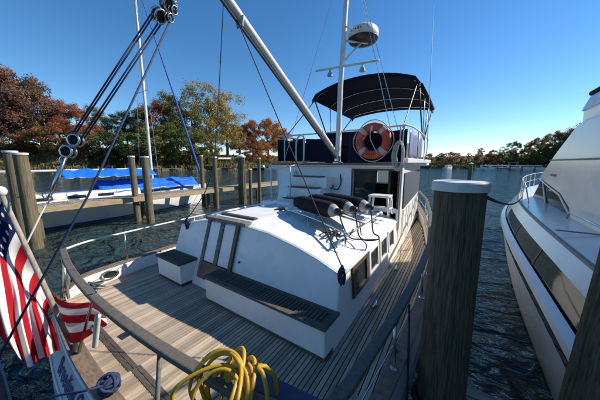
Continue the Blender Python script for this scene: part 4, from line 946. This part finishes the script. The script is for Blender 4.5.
# boom
b0 = Vector((mbx, mby - .06, 2.14)); b1 = onX(228, 0, -2.58); bt = b0 + (b1 - b0) * 1.22
BO = obj('boom', MB().tube([b0.lerp(bt, k_ / 24) for k_ in range(25)], [.055 + .007 * math.sin(3.14 * k_ / 24) for k_ in range(25)], 24), M['alu'], TR, smooth=True, angle=60)
obj('sail_track', MB().tube([b0 + Vector((0, -.045, -.08)), bt + Vector((0, -.045, -.08))], .018, 8), M['black'], BO)
obj('gooseneck', MB().box((mbx, mby - .06, 2.13), (.09, .12, .10)), M['steel'], BO, bevel=.01)
qf = b0.lerp(bt, .77)
obj('boom_bail', MB().tube([qf + Vector((.07, 0, 0)), qf + Vector((.05, 0, -.12)), qf + Vector((-.05, 0, -.12)), qf + Vector((-.07, 0, 0))], .012, 6), M['steel'], BO)
# stays and antenna
top = Vector((mbx + .16, mby, 6.35))
for e_ in ((-4.25, 5.4, 1.96), (-1.0, 5.4, 1.96), (-1.15, 5.3, 1.96)):
    obj('stay_wire', MB().tube([top, e_], .006, 5), M['steel'], TR)
obj('topping_lift', MB().tube([top, bt], .007, 5), M['steel'], TR)
q0 = onY(427, 150, 7.5); q1 = onY(434, 5, 7.5)
obj('whip_antenna', MB().tube([(-.93, 7.5, 2.0), q0, q0.lerp(q1, .5), q1], [.014, .013, .009, .005], 6), M['pilecap'], TR, smooth=True)

# ------------------------------------------------------------------ things on and around the trawler
# life ring
lr = onY(373, 141, 5.10); mb = MB(); RR, rr = .285, .092
Mr = Matrix.Rotation(R(90), 3, 'X')
LR = empty('life_ring', (lr.x, lr.y, lr.z - .38), 'orange life ring with white bands hanging on the flybridge canvas', 'life ring')
mb = MB(); mb.tube([Vector((lr.x + RR * math.cos(a * R(10)), lr.y, lr.z + RR * math.sin(a * R(10)))) for a in range(36)], rr, 14, closed=True)
obj('ring', mb, M['orange'], LR, smooth=True)
for a in (45, 135, 225, 315):
    obj('band', MB().tube([Vector((lr.x + RR * math.cos(R(a + d_)), lr.y, lr.z + RR * math.sin(R(a + d_)))) for d_ in (-9, -4.5, 0, 4.5, 9)], rr + .004, 14, caps=False), M['whitetape'], LR, smooth=True)
gr_ = []
for a in range(48):
    A = R(a * 7.5); k = .39 + .035 * abs(math.cos(2 * (A))) ; gr_.append((lr.x + k * math.cos(A), lr.y - .02, lr.z + k * math.sin(A)))
obj('grab_line', MB().tube(gr_, .010, 6, closed=True), M['rope_w'], LR, smooth=True)
obj('hanging_line', MB().tube(bez([(lr.x - .02, lr.y - .09, lr.z + .30), (lr.x - .02, lr.y - .12, lr.z + .05), (lr.x + .08, lr.y - .12, lr.z - .16), (lr.x + .14, lr.y - .11, lr.z - .25)], 6), .011, 6), M['rope_w'], LR, smooth=True)
obj('light_holder', MB().box((lr.x, lr.y - .10, lr.z + .25), (.05, .03, .10)), M['whitetape'], LR, bevel=.008)
for i, a in enumerate((252, 262, 272, 282, 196, 186, 176)):
    x_, z_ = lr.x + RR * math.cos(R(a)), lr.z + RR * math.sin(R(a)); obj('print_mark', MB().box((x_, lr.y - rr - .0, z_), (.018, .006, .045), M=Matrix.Rotation(-R(a + 90), 3, 'Y')), M['black'], LR)
# coil of white rope on the rail
q = onY(400, 150, 5.12); mb = MB(); rnd = random.Random(3)
for k in range(6):
    w_ = .05 + .018 * k * .6; mb.tube([(q.x + (w_ + rnd.uniform(-.01, .01)) * math.cos(a * R(15)) + .02 * math.sin(k), q.y - .03 - .012 * k, q.z - .12 + (.27 + .02 * math.sin(k * 2)) * math.sin(a * R(15))) for a in range(24)], .013, 6, closed=True)
mb.tube([(q.x, q.y - .04, q.z + .12), (q.x - .01, q.y - .02, q.z + .45)], .013, 6)
tag(obj('rope_coil', mb, M['rope_w'], smooth=True), 'hank of white rope hanging beside the life ring', 'rope')
# three fenders
def fender(a, b, r_, label, seed):
    A = Vector(a); B = Vector(b); d = (B - A); L = d.length; Mx = d.to_track_quat('Z', 'Y').to_matrix()
    t = empty('fender', (A + B) / 2 - Vector((0, 0, r_)), label, 'fender', 'fenders on the cabin top')
    obj('body', MB().lathe([(.10, .10), (r_ * .8, .15), (r_ * .97, .22), (r_, .30), (r_, L - .30), (r_ * .97, L - .22), (r_ * .8, L - .15)], A, 20, M=Mx), M['fender'], t, smooth=True, angle=60)
    obj('end_collar', MB().lathe([(r_ * .805, L - .152), (r_ * .66, L - .10), (r_ * .45, L - .06)], A, 20, M=Mx), M['grey'], t, smooth=True, angle=60)
    obj('end_collar', MB().lathe([(r_ * .4, .05), (r_ * .7, .09), (r_ * .80, .148)], A, 20, M=Mx), M['black'], t, smooth=True, angle=60)
    obj('end_eye', MB().lathe([(r_ * .44, L - .06), (.05, L - .03), (.045, L + .03), (.02, L + .045)], A, 14, M=Mx), M['black'], t, smooth=True, angle=60)
    return B
ends = []
for i, (a, b, lab) in enumerate([((-2.52, 3.52, 1.26), (-1.42, 3.10, 1.25), 'nearest of the three black fenders lying on the cabin top'), ((-2.40, 3.80, 1.275), (-1.30, 3.38, 1.255), 'middle one of the three black fenders on the cabin top'), ((-2.26, 4.08, 1.28), (-1.16, 3.68, 1.26), 'farthest of the three black fenders on the cabin top')]):
    ends.append(fender(a, b, .125, lab, i))
for i, (b, pts, lab) in enumerate([(ends[0], [(.05, -.05, -.12), (.20, -.12, -.30), (.36, -.05, -.33), (.52, .1, -.34)], 'dark line from the nearest fender trailing over the cabin edge'), (ends[1], [(.06, -.08, -.15), (.16, -.22, -.33), (.30, -.28, -.35), (.40, -.12, -.36)], 'dark line from the middle fender lying in a bight'), (ends[2], [(.05, -.08, -.15), (.12, -.2, -.34), (.22, -.28, -.36), (.27, -.42, -.37)], 'dark line from the farthest fender running aft')]):
    tag(obj('fender_line', MB().tube(bez([b] + [b + Vector(q) for q in pts], 7), .011, 6), M['rope_k'], smooth=True), lab, 'rope')
rnd = random.Random(8); mb = MB()
base = Vector((-1.42, 3.0, .93))
mb.tube(bez([base + Vector((rnd.uniform(-.18, .22), rnd.uniform(-.22, .22), .0 + .012 * k * .3 + rnd.uniform(0, .02))) for k in range(16)], 5), .011, 6)
tag(obj('rope_tangle', mb, M['rope_k'], smooth=True), 'tangle of dark rope on the cabin top below the fender ends', 'rope')
rnd = random.Random(12); mb = MB(); base = Vector((-2.72, 3.42, 1.10))
mb.tube(bez([base + Vector((rnd.uniform(-.16, .16), rnd.uniform(-.12, .12), rnd.uniform(-.05, .05))) for k in range(14)], 5), .013, 6)
tag(obj('rope_tangle', mb, M['rope_k'], smooth=True), 'tangle of dark rope at the port end of the fender rack', 'rope')
# white step stool by the pilothouse door
q = onY(388, 205, 4.85); sx, sy, sz = q.x - .12, 4.72, .955
SS = empty('step_stool', (sx, sy, sz), 'white plastic stool standing by the pilothouse door', 'stool')
obj('seat', MB().box((sx, sy, sz + .36), (.40, .30, .04)), M['gel'], SS, bevel=.015)
for ax in (-1, 1):
    for ay in (-1, 1):
        obj('leg', MB().tube([(sx + ax * .21, sy + ay * .15, sz + .0), (sx + ax * .165, sy + ay * .115, sz + .345)], .024, 8), M['gel'], SS, smooth=True)
    obj('rung', MB().tube([(sx + ax * .195, sy - .14, sz + .12), (sx + ax * .195, sy + .14, sz + .12)], .016, 8), M['gel'], SS, smooth=True)
obj('rung', MB().tube([(sx - .19, sy - .135, sz + .16), (sx + .19, sy - .135, sz + .16)], .016, 8), M['gel'], SS, smooth=True)
# two pendant lines from the boom ending in blue tassels
def tassel(top_, path, label):
    P = Vector(path[-1]); t = empty('tasselled_line', P - Vector((0, 0, .16)), label, 'rope')
    obj('line', MB().tube(bez(path, 6), .0065, 6), M['rope_k'], t, smooth=True)
    mb = MB(); rnd = random.Random(int(P.x * 100)); 
    for k in range(22):
        a = rnd.uniform(0, 6.28); w_ = rnd.uniform(.015, .04)
        mb.tube(bez([P + Vector((0, 0, .03)), P + Vector((w_ * math.cos(a), w_ * math.sin(a), -.04)), P + Vector((w_ * 1.1 * math.cos(a + .4), w_ * 1.1 * math.sin(a + .4), -.11)), P + Vector((w_ * .7 * math.cos(a), w_ * .7 * math.sin(a), -.16 - rnd.uniform(0, .03)))], 3), .0085, 5)
    mb.tube([P + Vector((.026 * math.cos(a * .7), .026 * math.sin(a * .7), -.02)) for a in range(9)], .009, 6, closed=True)
    obj('tassel', mb, M['rope_b'], t, smooth=True)
s1 = qf + Vector((0, 0, -.12)); e1 = onY(342.5, 268, 2.18)
tassel(s1, [s1, s1.lerp(e1, .5) + Vector((0, 0, -.03)), e1], 'thin dark line from the boom to a blue tassel at the starboard cabin corner')
s2 = onX(223.5, 2, -2.58); e2 = onY(187, 219, 2.28); m1 = onY(215, 150, 2.0); m2 = onY(206, 190, 2.15)
tassel(s2, [s2, onX(219.5, 80, -2.7), m1, m2, e2], 'thin dark line from the boom to a blue tassel at the port cabin corner')

# boom tackle: double blocks and blue falls
tb = onX(163, 9, -2.58); lb = onX(72, 146, -3.25); le = onX(48, 200, -3.40); end = onX(-4, 306, -3.62)
TK = empty('boom_tackle', end, 'silver block and tackle with blue lines hanging from the boom over the stern', 'tackle')
def block(c, d, s_, name):
    d = d.normalized(); v_ = ray(120, 80).normalized(); ax = (v_ - d * v_.dot(d)).normalized()   # sheaves turn about the axis that faces aft
    ax = (ax + d.cross(ax) * .75).normalized(); sx_ = d.cross(ax).normalized()
    Mx = Matrix((sx_, d, ax)).transposed()
    for k in (-1, 1):
        ck = c + d * (k * .052 * s_)
        b_ = obj(name, MB().tube([ck + Mx @ Vector((.042 * s_ * math.cos(R(a)), .042 * s_ * math.sin(R(a)), .02 * s_)) for a in range(0, 360, 24)], .0085 * s_, 6, closed=True), M['steel'], TK, smooth=True)
        obj('cheek', MB().tube([ck + Mx @ Vector((.042 * s_ * math.cos(R(a)), .042 * s_ * math.sin(R(a)), -.02 * s_)) for a in range(0, 360, 24)], .0085 * s_, 6, closed=True), M['steel'], b_, smooth=True)
        for a in (30, 150, 270): obj('spoke', MB().tube([ck + Mx @ Vector((0, 0, .022 * s_)), ck + Mx @ Vector((.042 * s_ * math.cos(R(a)), .042 * s_ * math.sin(R(a)), .021 * s_))], .006 * s_, 5), M['steel'], b_)
        obj('sheave', MB().lathe([(.034 * s_, -.014 * s_), (.026 * s_, 0), (.034 * s_, .014 * s_)], ck, 18, M=Mx), M['black'], b_, smooth=True)
    obj('shackle', MB().tube([c + Mx @ Vector((.02 * s_ * math.cos(R(a)), (.125 + .03 * math.sin(R(a))) * s_, 0)) for a in range(0, 360, 30)], .008 * s_, 6, closed=True), M['steel'], b_, smooth=True)
dirn = (tb - lb)
block(tb, dirn, 1.4, 'block'); block(lb, -dirn, 1.3, 'block')
side = dirn.cross(ray(120, 80)).normalized()
for k, o_ in enumerate((-.055, -.03, .035, .058)):
    obj('fall', MB().tube([tb + side * o_ * .9 - dirn.normalized() * .06, lb + side * o_ * .8 + dirn.normalized() * .05], .0075, 6), M['rope_b'], TK, smooth=True)
obj('hanger', MB().tube([tb, bt], .010, 6), M['rope_b'], TK)
obj('turnbuckle', MB().tube([lb - dirn.normalized() * .10, le.lerp(lb, .35), le], [.012, .022, .012], 8), M['steel'], TK, smooth=True)
for k in range(3):
    c = le + Vector((.02 * math.cos(k * 2), .02 * math.sin(k * 2), .02 * k)); obj('shackle', MB().tube([c + Vector((.028 * math.cos(R(a)), .012 * math.sin(R(a) + k), .035 * math.sin(R(a)))) for a in range(0, 360, 30)], .006, 6, closed=True), M['steel'], TK, smooth=True)
obj('strop', MB().tube([le, end, end + (end - le) * .9], .0075, 6), M['rope_w'], TK, smooth=True)
hb_ = onX(171.5, 16, -2.55)
block(hb_ + Vector((0, 0, .02)), hb_ - onX(88, 196, -2.75), .9, 'block'); obj('block_link', MB().tube([tb, hb_], .009, 6), M['steel'], TK)
fe = onX(-4, 362, -2.9); obj('hauling_line', MB().tube([onX(171.5, 18, -2.55), onX(88, 196, -2.75).lerp(onX(171.5, 18, -2.55), 0), fe], .0095, 6), M['rope_b'], TK, smooth=True)

# flag on its staff
fb = onz(75, 352, .07); ft = CAMP + ray(1, 193).normalized() * 3.42
FL = empty('flag', fb, 'striped red and white flag with blue canton drooping from a slanted wooden staff', 'flag')
fd = (fb - ft)
obj('staff', MB().tube([ft, ft.lerp(fb, .5), fb], [.017, .021, .024], 10), M['pilecap2'] if 'pilecap2' in M else M['dockwood'], FL, smooth=True)
obj('finial', MB().lathe([(.015, -.03), (.035, -.01), (.042, .02), (.03, .05), (.005, .062)], ft, 14), M['pilecap'], FL, smooth=True)
obj('staff_socket', MB().lathe([(.05, -.02), (.05, .0), (.032, .02), (.03, .10)], fb, 14), M['black'], FL, smooth=True, angle=40)
STRIPES = 13
fm = bpy.data.materials.new('flag_cloth'); fm.use_nodes = True; n = fm.node_tree.nodes; l = fm.node_tree.links; b = n['Principled BSDF']
b.inputs['Roughness'].default_value = .85; b.inputs['Specular IOR Level'].default_value = .15
uvn = n.new('ShaderNodeUVMap'); sxyz = n.new('ShaderNodeSeparateXYZ'); l.new(uvn.outputs[0], sxyz.inputs[0])
def mth(op, a_, b_=None):
    q_ = n.new('ShaderNodeMath'); q_.operation = op
    for i_, v_ in enumerate((a_, b_)):
        if v_ is None: continue
        if isinstance(v_, (int, float)): q_.inputs[i_].default_value = v_
        else: l.new(v_, q_.inputs[i_])
    return q_.outputs[0]
stripe = mth('LESS_THAN', mth('MODULO', mth('FLOOR', mth('MULTIPLY', sxyz.outputs[1], 13.0)), 2.0), .5)
canton = mth('MULTIPLY', mth('LESS_THAN', sxyz.outputs[0], .30), mth('LESS_THAN', sxyz.outputs[1], 7 / 13))
# stars: dot grid inside the canton
su = mth('SUBTRACT', mth('FRACT', mth('MULTIPLY', sxyz.outputs[0], 20.0)), .5); sv = mth('SUBTRACT', mth('FRACT', mth('MULTIPLY', sxyz.outputs[1], 13 / 7 * 5.0)), .5)
star = mth('LESS_THAN', mth('ADD', mth('MULTIPLY', su, su), mth('MULTIPLY', sv, sv)), .035)
mx1 = n.new('ShaderNodeMix'); mx1.data_type = 'RGBA'; mx1.inputs[6].default_value = (.72, .70, .67, 1); mx1.inputs[7].default_value = (.42, .012, .022, 1); l.new(stripe, mx1.inputs[0])
mx2 = n.new('ShaderNodeMix'); mx2.data_type = 'RGBA'; mx2.inputs[6].default_value = (.012, .018, .07, 1); mx2.inputs[7].default_value = (.70, .69, .68, 1); l.new(star, mx2.inputs[0])
mx3 = n.new('ShaderNodeMix'); mx3.data_type = 'RGBA'; l.new(canton, mx3.inputs[0]); l.new(mx1.outputs[2], mx3.inputs[6]); l.new(mx2.outputs[2], mx3.inputs[7])
l.new(mx3.outputs[2], b.inputs['Base Color'])
tl = n.new('ShaderNodeBsdfTranslucent'); l.new(mx3.outputs[2], tl.inputs[0]); ms_ = n.new('ShaderNodeMixShader'); ms_.inputs[0].default_value = .25
l.new(b.outputs[0], ms_.inputs[1]); l.new(tl.outputs[0], ms_.inputs[2]); l.new(ms_.outputs[0], n['Material Output'].inputs[0])
# control rows: image position and depth of the cloth, hoist (u=0) to fly (u=1); rows follow v = 0 (head) .. 1 (foot)
def fp_(x, y, k): return CAMP + ray(x, y).normalized() * k
ROWS = [
 [(2, 200, 3.43), (-14, 235, 3.46), (-16, 285, 3.40), (-2, 335, 3.34), (10, 345, 3.30)],
 [(9, 212, 3.46), (-4, 245, 3.52), (0, 290, 3.42), (8, 330, 3.36), (19, 357, 3.30)],
 [(17, 228, 3.49), (6, 255, 3.49), (12, 292, 3.44), (16, 325, 3.36), (27, 367, 3.30)],
 [(26, 246, 3.53), (18, 268, 3.58), (22, 296, 3.50), (26, 322, 3.40), (36, 362, 3.34)],
 [(36, 268, 3.57), (29, 284, 3.58), (31, 302, 3.50), (35, 320, 3.42), (45, 357, 3.36)],
 [(46, 288, 3.61), (40, 298, 3.62), (40, 309, 3.52), (45, 322, 3.44), (53, 354, 3.40)],
 [(54, 304, 3.65), (50, 308, 3.60), (48, 314, 3.54), (54, 326, 3.48), (60, 350, 3.44)]]
def catm(p, t):
    i = min(int(t * (len(p) - 1)), len(p) - 2); f_ = t * (len(p) - 1) - i
    p0 = p[max(i - 1, 0)]; p1 = p[i]; p2 = p[i + 1]; p3 = p[min(i + 2, len(p) - 1)]
    return .5 * ((2 * p1) + (p2 - p0) * f_ + (2 * p0 - 5 * p1 + 4 * p2 - p3) * f_ * f_ + (3 * p1 - p0 - 3 * p2 + p3) * f_ ** 3)
RW = [[fp_(*q) for q in row] for row in ROWS]
def flag_fn(u, v):
    p = catm([catm(row, u) for row in RW], v)
    d = ray(20, 300).normalized()
    return p + d * (.04 * math.sin(v * 21 + u * 2.2) * (.3 + u) + .018 * math.sin(v * 47 - u * 5 + 1) * u + .012 * math.sin(u * 19 + v * 9))
def cloth(fn, nu, nv, v0, v1, u0=0, u1=1):
    mb = MB(); mb.grid(fn, nu, nv)
    o = obj('cloth', mb, fm, FL, smooth=True, fix=False)
    uv = o.data.uv_layers.new(name='UVMap')
    for lp in o.data.loops:
        i = lp.vertex_index; uv.data[lp.index].uv = (u0 + (u1 - u0) * (i % (nu + 1)) / nu, v0 + (v1 - v0) * (i // (nu + 1)) / nv)
    return o
cloth(flag_fn, 40, 60, .30, 1.0)
ROW2 = [
 [(44, 285, 3.62), (60, 300, 3.52), (76, 303, 3.36), (92, 303, 3.20), (104, 312, 3.10)],
 [(46, 290, 3.62), (60, 308, 3.55), (76, 311, 3.40), (93, 310, 3.24), (107, 320, 3.12)],
 [(50, 298, 3.64), (62, 317, 3.56), (77, 319, 3.38), (93, 318, 3.22), (106, 326, 3.12)],
 [(56, 306, 3.66), (66, 328, 3.56), (78, 330, 3.42), (90, 327, 3.26), (98, 330, 3.16)],
 [(60, 314, 3.66), (68, 340, 3.56), (78, 342, 3.44), (86, 338, 3.30), (92, 334, 3.20)]]
RW2 = [[fp_(*q) for q in row] for row in ROW2]
def flag2(u, v):
    p = catm([catm(row, u) for row in RW2], v); d = ray(80, 310).normalized()
    return p + d * (.03 * math.sin(v * 15 + u * 5) + .02 * math.sin(u * 12)) * min(1, u * 3)
cloth(flag2, 30, 30, .62, 1.0, .35, 1.0)
# chrome rod holder beside the flag on the stern rail
q = onY(98, 316, .565); q2 = onY(95, 346, .55)
RH = empty('rod_holder', q2, 'chrome tube rod holder clamped to a stern stanchion beside the flag', 'rod holder')
obj('tube', MB().tube([q2, q], .022, 14), M['alu'], RH, smooth=True, angle=50)
obj('clamp', MB().tube([q.lerp(q2, .55), q.lerp(q2, .55) + Vector((-.12, 0, .01))], .016, 8), M['steel'], RH, smooth=True)
sp0 = onz(79, 352, .09); obj('post', MB().tube([sp0, onY(92, 302, .60), onY(96, 290, .62)], .014, 8), M['steel'], RH, smooth=True)

# yellow hose hung on the stern rail
P = []
hang = Vector((-.86, .77, .86)); NL = 12
for k in range(NL * 24):
    T_ = k / 24; A = R(k * 15 + 90)
    ra = .165 + .04 * math.sin(T_ * 1.9) + .025 * math.sin(T_ * 4.3); rb = .18 + .05 * math.sin(T_ * 1.37 + 1)
    tw = .55 * math.sin(T_ * 1.1) - .2; up_ = math.sin(A)
    ox = -.05 + .085 * math.sin(T_ * .9 + 4.0); oy = -.05 + .045 * math.sin(T_ * 2.3)
    P.append(hang + Vector((ox + ra * math.cos(A) * math.cos(tw), oy + ra * math.cos(A) * math.sin(tw) + .10 * max(0, up_) ** 2 - .07 + .03 * math.sin(T_ * 5), -rb + rb * up_ + .035 * math.sin(T_ * 1.7) + .02)))
P = [P[0] + Vector((-.05, -.03, -.55)), P[0] + Vector((-.06, -.04, -.25))] + P + [P[-1] + Vector((.05, .08, -.10)), P[-1] + Vector((.06, .10, -.45))]
tag(obj('hose', MB().tube(bez(P, 2), .0112, 8), M['hose'], smooth=True), 'yellow hose coiled in loops over the stern rail', 'hose')
# navy rope ball on the stern cap
rb_ = onz(110, 392, .07) + Vector((0, 0, .075)); mb = MB(); rnd = random.Random(6)
for k in range(15):
    Mx = Matrix.Rotation(rnd.uniform(0, 6.28), 3, 'Z') @ Matrix.Rotation(rnd.uniform(0, 1.4), 3, 'X'); w_ = rnd.uniform(.055, .082)
    mb.tube([rb_ + Mx @ Vector((w_ * math.cos(a * R(20)), w_ * .95 * math.sin(a * R(20)), rnd.uniform(-.003, .003))) for a in range(18)], .011, 6, closed=True)
tag(obj('rope_bundle', mb, M['rope_b'], smooth=True), 'navy blue rope bundled on the stern cap rail', 'rope')
tag(obj('stern_line', MB().tube(bez([rb_, onY(84, 391, .37), onY(56, 396, .28), onY(20, 404, .15)], 6), .009, 6), M['rope_b'], smooth=True), 'thin blue line running from the rope bundle out over the transom', 'rope')
# cleat with grey line by the hawse port
q = onz(95, 287, .02); mb = MB(); rnd = random.Random(2)
mb.tube(bez([q + Vector((rnd.uniform(-.16, .16), rnd.uniform(-.10, .10), .02 + .008 * k)) for k in range(11)], 5), .013, 6)
M['rope_t'] = mat('teal_rope', (.06, .10, .12), .85, c2=(.10, .15, .17), scale=60)
tag(obj('rope_pile', mb, M['rope_t'], smooth=True), 'loose teal rope lying by the port hawse ring', 'rope')
obj('cleat', MB().tube([q + Vector((-.02, -.11, .06)), q + Vector((0, -.03, .05)), q + Vector((0, .03, .05)), q + Vector((.02, .11, .06))], [.01, .018, .018, .01], 8).box(q + Vector((0, 0, .02)), (.05, .07, .05)), M['steel'], TR)
# white rope wound on the starboard quarter
q = onz(345, 401, .60); mb = MB()
for k in range(5): mb.tube([q + Vector((.045 * math.cos(a * R(20)), -.06 + k * .028, .045 * math.sin(a * R(20)))) for a in range(18)], .014, 6, closed=True)
tag(obj('rope_turns', mb, M['rope_w'], smooth=True), 'white rope wound round the starboard quarter rail', 'rope')
# dark line hanging beside the hull
q = side_r[3]
tag(obj('hanging_line', MB().tube(bez([(q[0] + .07, q[1] + .2, .74), (q[0] + .10, q[1] + .18, .2), (q[0] + .14, q[1] + .1, -.5)], 6), .010, 6), M['rope_k'], smooth=True), 'dark line hanging down from the starboard side rail', 'rope')
# steel cleats on the side deck
for Y in (3.05, 4.4):
    obj('deck_cleat', MB().tube([(xc(Y) + 1.78, Y - .1, .05), (xc(Y) + 1.79, Y, .045), (xc(Y) + 1.78, Y + .1, .05)], [.01, .02, .01], 8).box((xc(Y) + 1.79, Y, .02), (.04, .06, .045)), M['steel'], TR)

# dinghy floating under the stern
dc = Vector((-4.3, -.72, WZ)); DG = empty('dinghy', dc, 'dark navy inflatable dinghy floating behind the transom', 'dinghy')
tp = [(-1.35, -.55), (-.5, -.58), (.6, -.56), (1.05, -.42), (1.32, 0), (1.05, .42), (.6, .56), (-.5, .58), (-1.35, .55)]
obj('tube', MB().tube(bez([(dc.x + x, dc.y + y, WZ + .20 + (.10 if x > .9 else 0)) for x, y in tp], 5), .20, 14), M['dinghy'], DG, smooth=True, angle=60)
obj('rub_strip', MB().tube(bez([(dc.x + x * 1.15, dc.y + y * 1.345, WZ + .22 + (.10 if x > .9 else 0)) for x, y in tp], 5), .022, 6), M['dinghy_g'], DG, smooth=True)
obj('floor', MB().box((dc.x - .2, dc.y, WZ + .10), (2.2, .9, .05)), M['dinghy_g'], DG)
obj('stern_board', MB().box((dc.x - 1.22, dc.y, WZ + .24), (.05, .86, .42)), M['darkteak'], DG, bevel=.01)
obj('seat', MB().box((dc.x - .1, dc.y, WZ + .37), (.26, .98, .03)), M['greywood'], DG, bevel=.008)
for s_ in (-1, 1): obj('oar', MB().tube([(dc.x - 1.0, dc.y + s_ * .44, WZ + .44), (dc.x + .5, dc.y + s_ * .40, WZ + .46)], .02, 8), M['alu'], DG, smooth=True)
